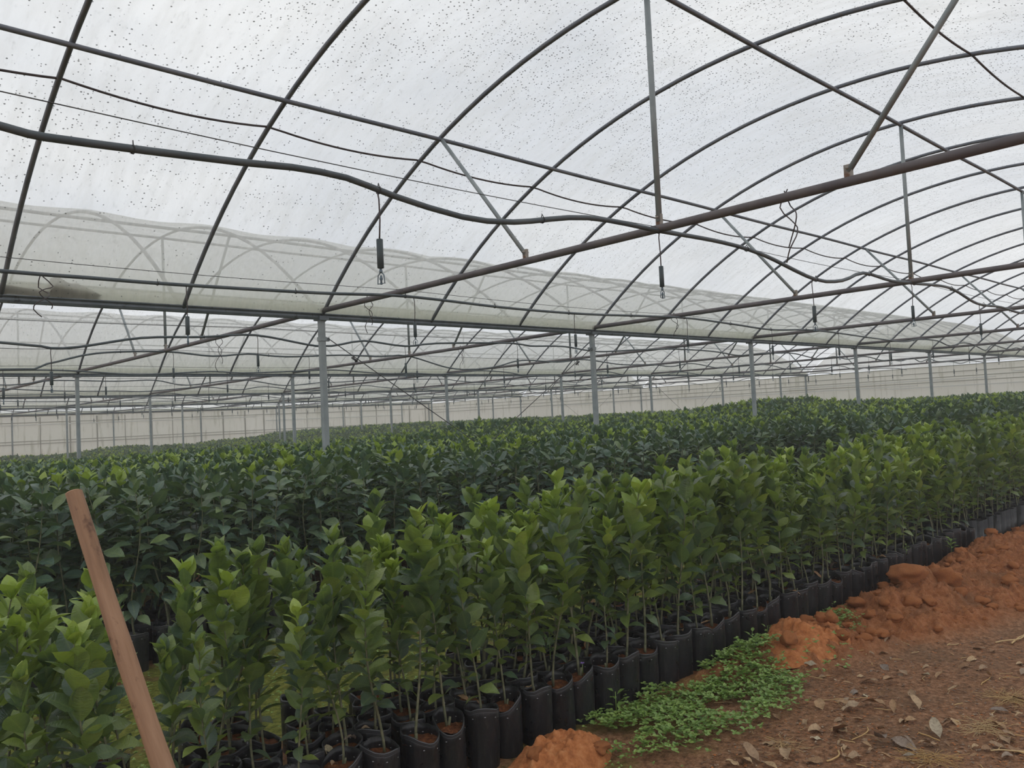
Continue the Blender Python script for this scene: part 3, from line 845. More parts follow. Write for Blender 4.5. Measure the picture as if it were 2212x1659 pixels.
# positions
def htop(x, y):
    d = math.hypot(x, y)
    h = 1.27 + .14 * float(sstep(9, 16, x)) * (1 - .8 * float(sstep(8.3, 9.3, y))) - .36 * float(sstep(13, 20, y)) * (1 - float(sstep(15, 22, x)))
    h -= .10 * float(sstep(9.2, 12, y)) * (1 - float(sstep(8, 12, x)))
    h += .32 * math.exp(-((x - 19.2) ** 2 / 7 + (y - 10.6) ** 2 / 3.0))
    h += .16 * math.exp(-((x - 10.9) ** 2 / 2.2 + (y - 12.0) ** 2 / 2.2))
    return h + (.12 + .14 * float(sstep(9, 14, y))) * (float(fbm(x * .8, y * .8, 3, 77)) - .5)
rs = random.Random(21)
plants = []          # (depth, kind, row, x, y, rot, scale)
NROW = 6
for row in range(NROW):
    x = .45 + (row % 2) * .08
    col_i = 0
    while x < 29.6:
        y = 2.735 + row * .158 + rs.uniform(-.018, .018)
        xx = x + rs.uniform(-.015, .015)
        drop_p = 0
        if xx < 1.5: drop_p = .15 if row < 3 else .5
        elif xx < 3.2 and row >= 4: drop_p = .6
        elif row >= 4 and xx < 5: drop_p = .3
        elif row == 0: drop_p = 0.0
        if rs.random() >= drop_p:
            q = project((xx, y, .6))
            if q is not None and (-160 < q[0] < 2400) and q[1] < 2100:
                dep = q[2] + (0 if row == 0 else .18 * row)
                plants.append((dep, 'a', row, xx, y, rs.uniform(0, 6.28), rs.uniform(.80, 1.12) * (.86 if xx < 1.9 else .95 if xx < 2.4 else 1), q))
        x += .168
BEDS = [(4.35, 5.5), (5.55, 8.55), (9.15, 12.1), (12.7, 15.6), (16.4, 20.0), (20.7, 24.2), (24.9, 28.2), (28.9, 32.2), (32.9, 36.2), (36.7, 38.6)]
for (ya, yb) in BEDS:
    y = ya; row = 0
    pitch = .20 if ya < 6 else (.225 if ya < 13 else .27)
    while y < yb:
        x = (10.4 if y < 5.5 else .4) + (row % 2) * pitch / 2
        while x < 29.3:
            xx, yy = x + rs.uniform(-.04, .04), y + rs.uniform(-.04, .04)
            x += pitch
            q = project((xx, yy, 1.1))
            if q is None or not (-140 < q[0] < 2380): continue
            if any(abs(xx - (X0 + n * STEP)) < .10 and abs(yy - (Y1 + g * W)) < .10 for n in range(7) for g in range(5)): continue
            plants.append((q[2] + .12 * row, 'b', row if ya > 5 else row + 20, xx, yy, rs.uniform(0, 6.28), 0, q))
        y += pitch; row += 1

pa = sorted([p for p in plants if p[1] == 'a'], key=lambda p: p[0])
pb = sorted([p for p in plants if p[1] == 'b'], key=lambda p: p[0])
def shown(p): return -60 < p[7][0] < 2272
IND_A, IND_B = 225, 75
ind_a, ind_b = [], []
for p in pa:
    if len(ind_a) < IND_A and shown(p): ind_a.append(p)
for p in pb:
    if len(ind_b) < IND_B and shown(p) and 5.5 < p[4] < 7.5: ind_b.append(p)
ind = set(map(id, ind_a)) | set(map(id, ind_b))
rest = [p for p in plants if id(p) not in ind]

def zone_words(x, row):
    if x < 1.3: return 'behind the wooden stake'
    if x < 2.6: return 'left of the near soil heap'
    if x < 4.0: return 'behind the clover patch'
    if x < 5.4: return 'behind the second soil heap'
    return 'towards the right end'
row_no = {}
for kk, lst in (('a', ind_a), ('b', ind_b)):
    for rw in range(20):
        for i, p in enumerate(sorted([p for p in lst if p[2] == rw], key=lambda p: p[7][0])): row_no[id(p)] = i + 1
rs = random.Random(31)
protos = {}
def leaf_children(root, g, k):
    for (base, fr, ln, sh, yg, tint) in g['leaves']:
        mt = 'young' if yg else LEAFMAT[k]
        mm = np.eye(4); mm[:3, :3] = fr * ln; mm[:3, 3] = base
        o = bpy.data.objects.new('leaf', LM[mt][sh]); COL.objects.link(o); o.parent = root; o.matrix_basis = Matrix(mm.tolist())
def add_sapling(p, detailed):
    dep, k, row, x, y, rot, sc, q = p
    vi = rs.randrange(NV); bi = rs.randrange(8)
    g = GEN[k][vi]
    s = sc if k == 'a' else htop(x, y) / g['H']
    r = bpy.data.objects.new('citrus_sapling' if k == 'a' else 'tall_citrus_sapling', None); COL.objects.link(r)
    r.matrix_basis = loc(x, y, float(ground_z(x, y)) - .004, rot)
    ob('bag', BAGS[bi][0], r); ob('soil', SOILS[bi], r)
    sv = Matrix.Diagonal((1, 1, s, 1)) if abs(s - 1) > .1 else Matrix.Scale(s, 4)
    lift = Matrix.Translation((0, 0, SOIL_Z - .02)) @ Matrix.Scale(s, 4) @ Matrix.Translation((0, 0, -(SOIL_Z - .02)))
    so = ob('stem', STEM[k][vi], r, lift)
    if detailed:
        for (base, fr, ln, sh, yg, tint) in g['leaves']:
            mt = 'young' if yg else LEAFMAT[k]
            mm = np.eye(4); mm[:3, :3] = fr * ln; mm[:3, 3] = base
            o = bpy.data.objects.new('leaf', LM[mt][sh]); COL.objects.link(o); o.parent = r
            o.matrix_basis = lift @ Matrix(mm.tolist())
    else:
        fo = ob('foliage', FOL[k][vi], r, lift); fo['kind'] = 'stuff'
    if k == 'a':
        lab = ('citrus sapling in black bag, front row of the near bed, %s from the left' if row == 0 else 'citrus sapling in the ' + nth(row + 1) + ' row of the near bed, %s from the left') % nth(row_no[id(p)])
        grp = 'saplings of the near bed'
    else:
        lab = 'tall dark citrus sapling, %s row of the second bed, %s from the left' % (nth(row + 1), nth(row_no[id(p)]))
        grp = 'saplings of the second bed'
    tag(r, lab, 'sapling', grp)
    return r
for p in ind_a: add_sapling(p, p[7][2] < 6.2)
for p in ind_b: add_sapling(p, p[7][2] < 6.9)

# the remaining saplings of each bed, joined
def joined(plist, k, name, label):
    libs = {}
    for lod, (templ, keep, ls) in {0: (LEAF_MID, None, 1.0), 1: (LEAF_LO, None, 1.12), 2: (LEAF_LO, 20, 1.45), 3: (LEAF_LO, 12, 1.9)}.items():
        libs[lod] = [foliage_arrays(g, templ, keep, ls) for g in GEN[k]]
    r = np.random.default_rng(4)
    Vs, Ts, Mi, Ti = [], [], [], []; b = 0
    ring = np.array([(math.cos(a), math.sin(a)) for a in np.linspace(0, 2 * math.pi, 9)[:-1]])
    bagT = []
    for q in range(2):
        for i in range(8):
            j = (i + 1) % 8; bagT += [(q * 8 + i, q * 8 + j, q * 8 + 8 + j), (q * 8 + i, q * 8 + 8 + j, q * 8 + 8 + i)]
    bagT = np.array(bagT)
    for (dep, kk, row, x, y, rot, sc, q) in plist:
        d = q[2]
        lod = 0 if d < 10.5 else (1 if d < 16 else (2 if d < 25 else 3))
        vi = int(r.integers(NV)); g = GEN[k][vi]
        s = sc if k == 'a' else htop(x, y) / g['H'] * (1 + .06 * (r.random() - .5))
        V, Tt, mi, ti = libs[lod][vi]
        c, sn = math.cos(rot), math.sin(rot)
        V2 = V * s; V2 = np.stack([V2[:, 0] * c - V2[:, 1] * sn + x, V2[:, 0] * sn + V2[:, 1] * c + y, V2[:, 2]], 1)
        Vs.append(V2); Ts.append(Tt + b); Mi.append(mi); Ti.append(np.mod(ti + r.random(), 1)); b += len(V2)
        if d < 14 or (k == 'a' and row < 2):
            st = np.array([[float(w) for w in a] for a in g['stem'][::3]]) * s
            n = len(st); tri = np.array([(0, 1), (-.87, -.5), (.87, -.5)]) * .006
            SV = np.concatenate([np.c_[st[i, 0] + tri[:, 0], st[i, 1] + tri[:, 1], np.full(3, st[i, 2])] for i in range(n)])
            SV = np.stack([SV[:, 0] * c - SV[:, 1] * sn + x, SV[:, 0] * sn + SV[:, 1] * c + y, SV[:, 2]], 1)
            ST = []
            for i in range(n - 1):
                for j in range(3):
                    j2 = (j + 1) % 3; ST += [(i * 3 + j, i * 3 + j2, i * 3 + 3 + j2), (i * 3 + j, i * 3 + 3 + j2, i * 3 + 3 + j)]
            Vs.append(SV); Ts.append(np.array(ST) + b); Mi.append(np.full(len(ST), 2)); Ti.append(np.zeros(len(SV))); b += len(SV)
        if (k == 'a') or row < 2 and d < 14:
            hb = .25 + .03 * (r.random() - .5)
            BV = np.concatenate([np.c_[x + ring * .072, np.zeros(8)][:, [0, 1, 2]] if False else np.c_[x + ring[:, 0] * .074, y + ring[:, 1] * .074, np.zeros(8)],
                                 np.c_[x + ring[:, 0] * .080, y + ring[:, 1] * .080, hb + .015 * r.random(8)],
                                 np.c_[x + ring[:, 0] * .070, y + ring[:, 1] * .070, np.full(8, .2)]])
            Vs.append(BV); Ts.append(bagT + b); Mi.append(np.full(len(bagT), 3)); Ti.append(np.zeros(24)); b += 24
    me = mk_tris(name, np.concatenate(Vs), np.concatenate(Ts), [M[LEAFMAT[k]], M['young'], M['stem'], M['bag']], np.concatenate(Mi), {'tint': np.concatenate(Ti)})
    o = ob(name, me)
    tag(o, label, 'saplings', None, 'stuff')
    return o
joined([p for p in rest if p[1] == 'a'], 'a', 'near_bed_saplings', 'dense far rows of bagged citrus saplings continuing the near bed')
joined([p for p in rest if p[1] == 'b'], 'b', 'rear_bed_saplings', 'broad mass of dark green citrus saplings filling the beds behind')

# ---------------------------------------------------------------- wooden stake
ptop, pbot = Vector((.57, 2.16, 1.365)), Vector((.762, 1.41, -.03))
ax = (pbot - ptop)
pts, rad_ = [], []
for i in range(25):
    u = i / 24
    pts.append(Vector((.004 * math.sin(u * 7), .004 * math.cos(u * 5), -ax.length * u)))
    rad_.append(.0188 + .0085 * u + .0008 * math.sin(u * 31))
stake = ob('wooden_stake', None); stake.matrix_basis = Matrix.Translation(ptop) @ ax.to_track_quat('-Z', 'Y').to_matrix().to_4x4()
tag(stake, 'peeled brown wooden stake leaning at the lower left', 'stake')
V, Fc = tube(pts, rad_, 20, False)
ob('shaft', mk_mesh('shaft', V, Fc, M['wood']), stake)
k = 20
V = [(rad_[0] * .9 * math.cos(2 * math.pi * i / k), rad_[0] * .9 * math.sin(2 * math.pi * i / k), .004) for i in range(k)] + [(rad_[0] * math.cos(2 * math.pi * i / k), rad_[0] * math.sin(2 * math.pi * i / k) + .004, .0) for i in range(k)]
ob('cut_end', mk_mesh('cut_end', V, [tuple(range(k))] + [(i, k + i, k + (i + 1) % k, (i + 1) % k) for i in range(k)], M['woodend'], False), stake)

# ---------------------------------------------------------------- soil heaps and clods
def heap(cx, cy, rx, ry, h, seed, lab):
    n, k = 40, 72; V = [(0, 0, h)]; Fc = []
    for i in range(1, n + 1):
        u = i / n
        for j in range(k):
            a = 2 * math.pi * j / k
            x, y = rx * u * math.cos(a), ry * u * math.sin(a)
            hh = h * (1 - u * u) ** 1.2
            amp = (1 - u ** 3)
            lum = np.maximum(fbm((x + cx) * 11, (y + cy) * 11, 4, seed, .6) - .40, 0) * .16 + (1 - abs(2 * fbm((x + cx) * 26, (y + cy) * 26, 3, seed + 5) - 1)) * .022
            V.append((x, y, float(hh + amp * lum) - .012 * u))
    V[0] = (0, 0, V[1][2])
    Fc = [(0, 1 + j, 1 + (j + 1) % k) for j in range(k)]
    for i in range(n - 1):
        for j in range(k):
            b = 1 + i * k; j2 = (j + 1) % k
            Fc.append((b + j, b + k + j, b + k + j2, b + j2))
    o = ob('soil_heap', mk_mesh('soil_heap', V, Fc, M['soil']), None, Matrix.Translation((cx, cy, float(ground_z(cx, cy)) - .005)))
    tag(o, lab, 'soil heap', 'heaps of loose red soil'); return o
heap(2.50, 2.46, .34, .17, .10, 61, 'small heap of crumbly red soil at the bottom edge beside the bags')
heap(4.62, 2.42, .52, .25, .10, 71, 'larger heap of red soil with green sprouts between two clover patches')

def clod_mesh(seed):
    import bmesh
    bm = bmesh.new(); bmesh.ops.create_icosphere(bm, subdivisions=3, radius=1)
    for v in bm.verts:
        c = v.co
        f = .35 + 1.15 * float(fbm(c.x * 1.5 + c.z * .9 + 5, c.y * 1.5 + c.z * 1.4 + 3, 4, seed, .65)) + .22 * (float(fbm(c.x * 6 + c.z * 4 + 9, c.y * 6 - c.z * 5, 2, seed + 3)) - .5)
        v.co = Vector((c.x * f * 1.15, c.y * f, c.z * f * .8))
    me = bpy.data.meshes.new('soil_clod'); bm.to_mesh(me); bm.free(); me.materials.append(M['soil'])
    me.polygons.foreach_set('use_smooth', np.full(len(me.polygons), True)); return me
CL = [clod_mesh(400 + i) for i in range(7)]
def heap_lift(x, y):
    z = 0
    for (cx, cy, rx, ry, h) in ((2.50, 2.46, .34, .17, .10), (4.62, 2.42, .52, .25, .10)):
        u = math.hypot((x - cx) / rx, (y - cy) / ry)
        if u < 1: z = max(z, h * (1 - u * u) ** 1.2 + .012)
    return z
def clod(x, y, s, lab, grp=None):
    o = ob('soil_clod', CL[rs.randrange(7)], None, Matrix.Translation((x, y, float(ground_z(x, y)) + heap_lift(x, y) + s * .25)) @ Matrix.Rotation(rs.uniform(0, 6.28), 4, 'Z') @ Matrix.Rotation(rs.uniform(-.3, .3), 4, 'X') @ Matrix.Diagonal((s, s * rs.uniform(.75, 1), s * rs.uniform(.7, 1.0), 1)))
    tag(o, lab, 'soil clod', grp or 'clods of red soil')
rs = random.Random(8)
clod(6.15, 2.36, .12, 'largest red soil clod, flat-topped, left one of the cracked pair by the bags')
clod(6.42, 2.22, .11, 'large cracked soil clod, right one of the pair by the bags')
clod(4.32, 2.36, .055, 'pale rounded clod on the left flank of the larger soil heap')
clod(4.75, 2.30, .06, 'reddish clod crowning the larger soil heap')
clod(5.02, 2.16, .05, 'round clod at the right foot of the larger soil heap')
clod(2.66, 2.36, .045, 'crumbly clod on the right flank of the small bottom heap')
clod(2.36, 2.46, .04, 'crumbly clod on the left flank of the small bottom heap')
clod(2.55, 2.52, .04, 'clod at the top of the small bottom heap')
n = 0
while n < 85:
    x = 4.6 + rs.random() ** 1.4 * 6.2; y = rs.uniform(1.0, 2.6)
    if float(zone_loose(x, y)) < .6: continue
    if not in_frame((x, y, .05)): continue
    s = rs.uniform(.014, .05) * (1.2 if y > 1.9 else .8)
    clod(x, y, s, 'red soil clod lying in the loose soil along the bags' if y > 2.0 else 'red soil clod scattered on the outer side of the loose soil', 'loose soil clods along the bags' if y > 2.0 else 'loose soil clods on the outer side')
    n += 1

# ---------------------------------------------------------------- clover, weeds, moss
def small_leaf():
    V = [(0, 0, 0), (.3, -.30, .06), (.72, -.30, .05), (1, 0, -.06), (.72, .30, .05), (.3, .30, .06), (.5, 0, -.02)]
    return np.array(V), np.array([(0, 1, 6), (1, 2, 6), (2, 3, 6), (3, 4, 6), (4, 5, 6), (5, 0, 6)])
SLV, SLT = small_leaf()
def weed_arrays(r, pts, mat_lens, hmax):
    Vs, Ts, Ti = [], [], []; b = 0
    for (x, y, z, h) in pts:
        az0 = r.uniform(0, 6.28); nl = r.randint(3, 5); tint = r.random()
        lvl = r.uniform(.4, 1) * h
        for i in range(nl):
            az = az0 + i * 6.28 / nl + r.uniform(-.4, .4); el = r.uniform(-.1, .6)
            ln = r.uniform(*mat_lens); fr = leaf_frame(az, el, r.uniform(-.4, .4))
            Vs.append(SLV @ fr.T * ln + np.array([x, y, z + lvl])); Ts.append(SLT + b); b += len(SLV); Ti.append(np.full(len(SLV), (tint + .2 * r.random()) % 1))
    return np.concatenate(Vs), np.concatenate(Ts), np.concatenate(Ti)
def inside(poly, x, y):
    c = False; j = len(poly) - 1
    for i in range(len(poly)):
        if (poly[i][1] > y) != (poly[j][1] > y) and x < (poly[j][0] - poly[i][0]) * (y - poly[i][1]) / (poly[j][1] - poly[i][1]) + poly[i][0]: c = not c
        j = i
    return c
def patch(name, poly, n, lens, h, lab, seed, edge=.06):
    r = random.Random(seed); pts = []
    xa, xb = min(q[0] for q in poly), max(q[0] for q in poly); ya, yb = min(q[1] for q in poly), max(q[1] for q in poly)
    cx, cy = sum(q[0] for q in poly) / len(poly), sum(q[1] for q in poly) / len(poly)
    for _ in range(n * 6):
        x, y = r.uniform(xa - .08, xb + .08), r.uniform(ya - .08, yb + .08)
        jx, jy = x + r.gauss(0, edge), y + r.gauss(0, edge)
        if inside(poly, jx, jy) and float(fbm(x * 5, y * 5, 2, seed)) > .30:
            hh = h * (.35 + .9 * float(fbm(x * 3, y * 3, 2, seed + 1)))
            pts.append((x, y, float(ground_z(x, y)), hh))
        if len(pts) >= n: break
    V, Tt, Ti = weed_arrays(r, pts, lens, h)
    o = ob(name, mk_tris(name, V, Tt, [M['clover']], None, {'tint': Ti}, False))
    tag(o, lab, 'weeds', None, 'stuff'); return o
patch('clover_patch', [(2.72, 2.42), (2.86, 2.62), (3.4, 2.62), (4.1, 2.64), (4.45, 2.60), (4.22, 2.42), (4.02, 2.16), (3.86, 2.06), (3.4, 2.06), (3.0, 2.12), (2.8, 2.22)], 2200, (.012, .026), .085, 'bright green clover patch spreading before the front bags', 91)
patch('clover_tuft', [(4.9, 2.38), (5.15, 2.62), (5.45, 2.66), (5.35, 2.45), (5.0, 2.25)], 420, (.010, .018), .06, 'smaller clover tuft between the larger heap and the bags', 92, .03)
patch('clover_sprouts', [(4.0, 2.45), (4.4, 2.5), (4.75, 2.2), (4.5, 2.02), (4.15, 2.1)], 60, (.012, .022), .10, 'sparse green sprouts on the front of the larger soil heap', 93, .05)
patch('low_weeds', [(.3, 3.6), (3.6, 3.65), (5.5, 3.7), (6.2, 5.3), (1.2, 5.4), (.5, 4.6)], 2600, (.008, .016), .03, 'low mossy weeds covering the strip between the two beds', 94, .1)
patch('low_weeds', [(2.1, 2.0), (2.7, 2.4), (2.75, 1.95), (2.4, 1.8)], 90, (.006, .012), .02, 'scattered tiny weeds on the bare soil left of the dry leaves', 95, .06)

def weed(x, y, z, s, n, lab, grp='weeds by the bags'):
    r = random.Random(int(x * 1000)); root = ob('weed_plant', None, None, Matrix.Translation((x, y, z))); tag(root, lab, 'weed', grp)
    for i in range(n):
        az = i * 2.4; ht = s * (.35 + .65 * i / max(1, n - 1))
        fr = leaf_frame(az, r.uniform(.1, .7), 0); ln = s * r.uniform(.28, .45)
        mm = np.eye(4); mm[:3, :3] = fr * ln; mm[:3, 3] = (.01 * math.cos(az), .01 * math.sin(az), ht)
        ob('leaf', WEEDLEAF, root, Matrix(mm.tolist()))
    ob('stem', mk_mesh('stem', *tube([(0, 0, 0), (.004, .003, s * .5), (0, 0, s)], .0022, 5), M['clover']), root)
WEEDLEAF = mk_tris('leaf', *LEAF_MID[0], [M['clover']])
weed(2.03, 2.60, .0, .07, 7, 'tiny weed seedling sprouting at the foot of the bags, bottom centre')
weed(3.05, 3.02, .2, .16, 10, 'leafy weed growing inside a bag of the third row')
weed(4.40, 2.63, .0, .13, 9, 'upright weed between clover patch and larger heap')
weed(4.58, 2.63, .03, .10, 8, 'weed sprouting at the bag foot behind the larger heap')
weed(3.10, 2.63, .0, .12, 7, 'broad-leaved weed hugging the bag foot at the clover edge')
weed(7.75, 2.60, .1, .13, 12, 'bushy weed at the bag foot, right half of the row')
weed(6.9, 2.66, .22, .07, 9, 'small weed tuft growing in a bag top, right half')

fl = ob('violet_flower', None, None, Matrix.Translation((2.98, 2.73, .235))); tag(fl, 'tiny violet flower in a front bag near the clover', 'flower')
for i in range(5):
    fr = leaf_frame(i * 1.256, .6, 0); mm = np.eye(4); mm[:3, :3] = fr * .014; mm[:3, 3] = (0, 0, .03)
    ob('petal', mk_tris('petal', SLV, SLT, [M['petal']]) if i == 0 else bpy.data.objects['petal'].data, fl, Matrix(mm.tolist()))
ob('stalk', mk_mesh('stalk', *tube([(0, 0, -.03), (0, 0, .03)], .0015, 5), M['clover']), fl)

# ---------------------------------------------------------------- fallen leaves, roots
DRY = [mk_tris('dry_leaf', *leaf_template(8, c, f, w, tw, wv), [M['dry']]) for (c, f, w, tw, wv) in ((.30, .5, .22, .6, .8), (-.25, .6, .20, -.5, .6), (.10, .2, .26, .3, 1.2), (.45, .3, .18, .8, .5), (-.1, .9, .17, .2, .4))]
def unproj(u, v, z=0.0):
    d = _F + _R * ((u - 1106) / F_PX) + _U * ((829.5 - v) / F_PX); k = (z - EYE) / d.z
    return d.x * k, d.y * k
def dry(x, y, ln, rz, lab, grp, lift=.012, tilt=0.0):
    z = float(ground_z(x, y)) + lift
    o = ob('dry_leaf', DRY[rs.randrange(5)], None, Matrix.Translation((x, y, z)) @ Matrix.Rotation(rz, 4, 'Z') @ Matrix.Rotation(tilt, 4, 'Y') @ Matrix.Rotation(rs.uniform(-.4, .4), 4, 'X') @ Matrix.Scale(ln, 4))
    tag(o, lab, 'dry leaf', grp)
named = [((1985, 1535), .11, 'long pale tan dry leaf lying right of the dark leaf'), ((1915, 1530), .09, 'dark blue-grey dry leaf on the path'),
         ((1730, 1430), .075, 'pale angular dry leaf beside the clover edge'), ((1820, 1535), .085, 'curled tan dry leaf pointing up to its paler neighbour'),
         ((1845, 1528), .07, 'small pale curled dry leaf next to a tan one'), ((2135, 1455), .075, 'flat grey-pink dry leaf at the right of the path'),
         ((2180, 1610), .085, 'pale yellow-green dry leaf near the bottom right corner'), ((2130, 1400), .09, 'curled tan dry leaf high on the right of the path'),
         ((1745, 1578), .085, 'rounded greyish dry leaf in the lower middle of the path'), ((1800, 1580), .09, 'brown folded dry leaf below the tan curled one'),
         ((1578, 1577), .06, 'pale green round fallen leaf below the clover'), ((1640, 1645), .085, 'upright tan dry leaf at the bottom edge, right one'),
         ((1627, 1650), .075, 'upright tan dry leaf at the bottom edge, left one'), ((1700, 1640), .085, 'grey curled dry leaf at the bottom edge by the roots'),
         ((1530, 1590), .08, 'brown dry leaf lying just under the clover patch'), ((1930, 1470), .08, 'pair-like greyish dry leaf in the middle of the path'),
         ((1900, 1475), .08, 'brown upright dry leaf beside the greyish one mid path'), ((2030, 1595), .09, 'flat brown dry leaf with pale root across it'),
         ((1890, 1590), .10, 'dark brown rolled dry leaf amid lower litter'), ((1925, 1600), .10, 'grey-brown long dry leaf amid lower litter'),
         ((2095, 1435), .07, 'small brown curled dry leaf above the flat pink one')]
rs = random.Random(14)
for (uv, ln, lab) in named:
    x, y = unproj(*uv, .01); dry(x, y, ln * 1.3, rs.uniform(0, 6.28), lab, 'dry leaves on the path', .012, rs.uniform(-.5, .1))
n = 0
while n < 90:
    u, v = rs.uniform(1560, 2205), rs.uniform(1400, 1655)
    x, y = unproj(u, v, .01)
    if y > 2.3 or (x < 4 and y > 2.0): continue
    far = v < 1520
    dry(x, y, rs.uniform(.035, .095), rs.uniform(0, 6.28), 'small brown dry leaf among the litter on the upper path' if far else 'small brown dry leaf among the litter on the lower path', 'litter leaves, upper path' if far else 'litter leaves, lower path', .008, rs.uniform(-.4, .1)); n += 1
for i in range(26):     # dry leaves caught between bags
    x = rs.uniform(1.4, 6.5); y = 2.735 + .158 * rs.choice([0, 0, 1, 1, 2]) + rs.uniform(-.04, .04)
    o = ob('dry_leaf', DRY[rs.randrange(5)], None, Matrix.Translation((x, y, SOIL_Z + .03)) @ Matrix.Rotation(rs.uniform(0, 6.28), 4, 'Z') @ Matrix.Rotation(rs.uniform(-.6, .2), 4, 'Y') @ Matrix.Scale(rs.uniform(.05, .085), 4))
    tag(o, 'orange-brown dry leaf lying in the bag tops' , 'dry leaf', 'dry leaves in the bag tops')
def root(x, y, L, rz, r0, lab, grp, br=0):
    o = ob('dry_root', None, None, Matrix.Translation((x, y, float(ground_z(x, y)) + .008)) @ Matrix.Rotation(rz, 4, 'Z')); tag(o, lab, 'root', grp)
    def strand(L, a, st):
        pts = [Vector(st)]; an = a
        for i in range(6):
            an += rs.uniform(-.35, .35); q = pts[-1] + Vector((math.cos(an), math.sin(an), rs.uniform(-.06, .08))) * (L / 6)
            q.z = max(.0, q.z); pts.append(q)
        return pts
    main = strand(L, 0, (0, 0, 0))
    ob('strand', mk_mesh('strand', *tube(smooth_pts(main, .02), r0, 5), M['root']), o)
    for k in range(br):
        ob('strand', mk_mesh('strand', *tube(smooth_pts(strand(L * rs.uniform(.25, .5), rs.uniform(-1.3, 1.3), main[rs.randrange(1, 5)]), .02), r0 * .65, 5), M['root']), o)
for (uv, L, rz, r0, lab, br) in [((2140, 1625), .20, -.6, .0035, 'branched yellow root near the bottom right corner', 3), ((1840, 1598), .18, -.4, .0028, 'pale root curving over brown leaves, lower middle', 1),
                                 ((2150, 1385), .30, -.2, .004, 'straight pale stick at the right of the path, left one', 0), ((2185, 1385), .30, -.15, .005, 'straight pale stick at the right of the path, right one', 0),
                                 ((1785, 1640), .13, -.5, .004, 'yellow root at the bottom edge below the litter', 0), ((1870, 1415), .14, .1, .0028, 'thin pale root on the loose soil edge', 1),
                                 ((1965, 1397), .08, 1.2, .003, 'short upright pale root on the loose soil', 0), ((2030, 1600), .10, .9, .003, 'pale root lying across the flat brown leaf', 1),
                                 ((2120, 1478), .16, .3, .0025, 'thin twig left of the flat pink leaf', 1), ((1690, 1630), .14, .9, .003, 'yellow bent root beside the upright leaves', 2)]:
    x, y = unproj(*uv, .01); root(x, y, L, rz, r0, lab, 'roots and sticks on the path', br)
n = 0
while n < 55:
    u, v = rs.uniform(1560, 2205), rs.uniform(1380, 1655); x, y = unproj(u, v, .01)
    if y > 2.35: continue
    far = v < 1520
    root(x, y, rs.uniform(.03, .10), rs.uniform(0, 6.28), rs.uniform(.0013, .0024), 'thin straw-coloured rootlet scattered on the upper path' if far else 'thin straw-coloured rootlet scattered on the lower path', 'rootlets, upper path' if far else 'rootlets, lower path'); n += 1
def fibre(uv, n, L, lab, seed):
    r = random.Random(seed); x0, y0 = unproj(*uv, .01); Vs, Fs = [], []
    parts = []
    for i in range(n):
        a = r.uniform(0, 6.28); st = Vector((r.gauss(0, .03), r.gauss(0, .02), r.uniform(.0, .02))); pts = [st]
        for j in range(4):
            a += r.uniform(-.6, .6); q = pts[-1] + Vector((math.cos(a), math.sin(a), r.uniform(-.2, .25))) * L / 4; q.z = max(.001, q.z); pts.append(q)
        parts.append(tube(pts, .0009, 3, False))
    V, Fc = merge(*parts)
    o = ob('root_fibre', mk_mesh('root_fibre', V, Fc, M['root']), None, Matrix.Translation((x0, y0, float(ground_z(x0, y0)))))
    tag(o, lab, 'root fibre', None, 'stuff')
fibre((2185, 1510), 90, .13, 'matted tan root fibre at the right edge of the path', 1)
fibre((2130, 1575), 60, .12, 'thin mat of brown root fibre left of the yellow-green leaf', 2)
fibre((2010, 1640), 60, .11, 'tan root fibre tangle at the bottom edge', 3)
fibre((1700, 1610), 40, .10, 'thin root fibres beside the bottom heap of leaves', 4)

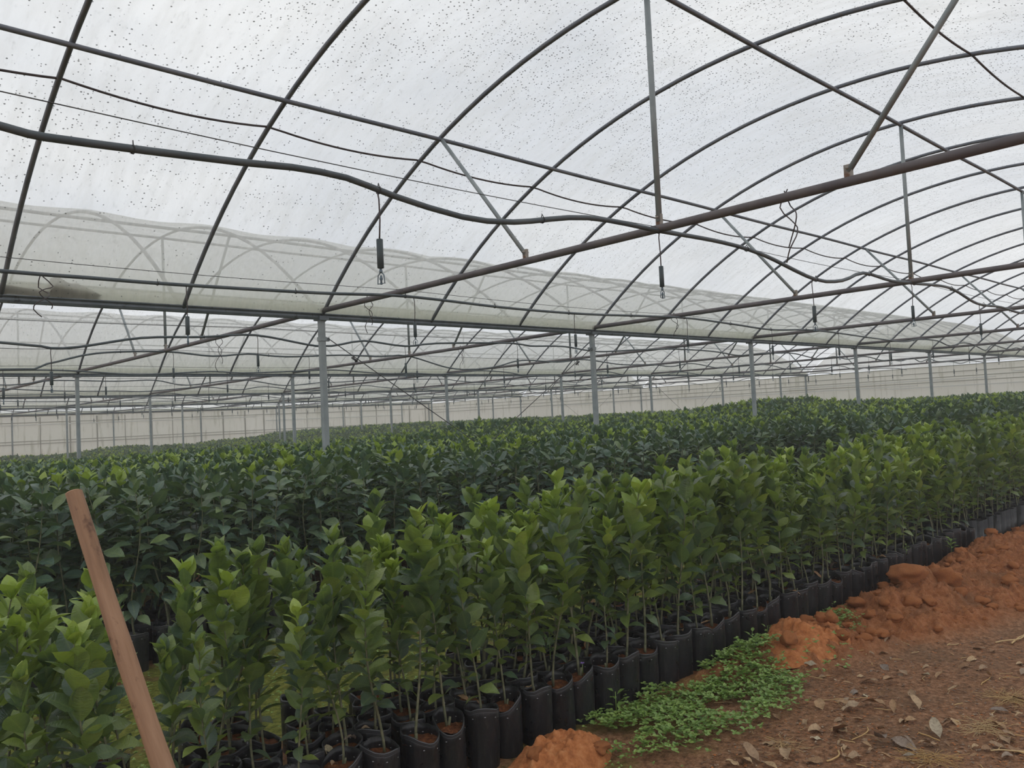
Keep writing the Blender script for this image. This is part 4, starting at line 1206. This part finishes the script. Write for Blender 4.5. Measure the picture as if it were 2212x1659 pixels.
d = _F + _R * ((1173 - 1106) / F_PX) + _U * ((829.5 - 1229) / F_PX)
q = Vector((0, 0, EYE)) + d * (2.66 / d.y)
import bmesh
bm = bmesh.new(); bmesh.ops.create_uvsphere(bm, u_segments=16, v_segments=10, radius=.024)
for v in bm.verts:
    if v.co.z > .01: v.co.z -= .012 * math.exp(-((v.co.x / .008) ** 2))
me = bpy.data.meshes.new('green_fruit'); bm.to_mesh(me); bm.free(); me.materials.append(M['clover'])
me.polygons.foreach_set('use_smooth', np.full(len(me.polygons), True))
tag(ob('green_fruit', me, None, Matrix.Translation(q)), 'single small green citrus fruit among the near bed leaves', 'fruit')

def flakes(n, seed, mat, size, lab, name):
    r = random.Random(seed); Vs, Ts, Ti = [], [], []; b = 0
    while b < n * 4:
        u, v = r.uniform(1380, 2300), r.uniform(1370, 1680); x, y = unproj(u, v, .01)
        if y > 2.3 or (x < 4 and y > 2.05) or float(zone_loose(x, y)) > .6: continue
        z = float(ground_z(x, y)) + .003; s_ = r.uniform(*size); a = r.uniform(0, 6.28); w = r.uniform(.25, .7)
        c, sn = math.cos(a) * s_, math.sin(a) * s_
        for (p_, q_, h_) in ((-1, 0, 0), (0, -w, r.uniform(0, .4)), (1, 0, r.uniform(0, .5)), (0, w, r.uniform(-.1, .4))):
            Vs.append((x + p_ * c - q_ * sn, y + p_ * sn + q_ * c, z + h_ * s_))
        Ts += [(b, b + 1, b + 2), (b, b + 2, b + 3)]; b += 4
    o = ob(name, mk_tris(name, np.array(Vs), np.array(Ts), [M[mat]], None, None, False)); tag(o, lab, 'litter', None, 'stuff')
t = NT('brown_litter'); v = t.coord('Object')
M['litter'] = t.done(t.bsdf(t.ramp(t.noise(v, 40, 2, .5), [(.3, (.10, .05, .028)), (.45, (.26, .15, .085)), (.55, (.16, .10, .07)), (.68, (.52, .38, .24))]), .8))
flakes(1500, 3, 'litter', (.004, .013), 'crumbled leaf litter strewn over the trodden path', 'leaf_litter')
flakes(900, 4, 'soil', (.003, .010), 'loose red soil crumbs strewn over the trodden path', 'soil_crumbs')

SC.cycles.volume_bounces = 1
t = NT('mist'); vs_ = t.node('VolumeScatter'); vs_.inputs['Color'].default_value=(.95,.97,1,1); vs_.inputs['Density'].default_value=.0048; vs_.inputs['Anisotropy'].default_value=.2
t.t.links.new(vs_.outputs[0], t.out.inputs['Volume'])
v1,f1=box(-4.9,XEND-.1,-1.0,YEND-.1,.3,HG-.1)
o=ob('mist',mk_mesh('mist',v1,f1,t.m,False)); tag(o,'faint mist hanging in the greenhouse','mist',None,'stuff')
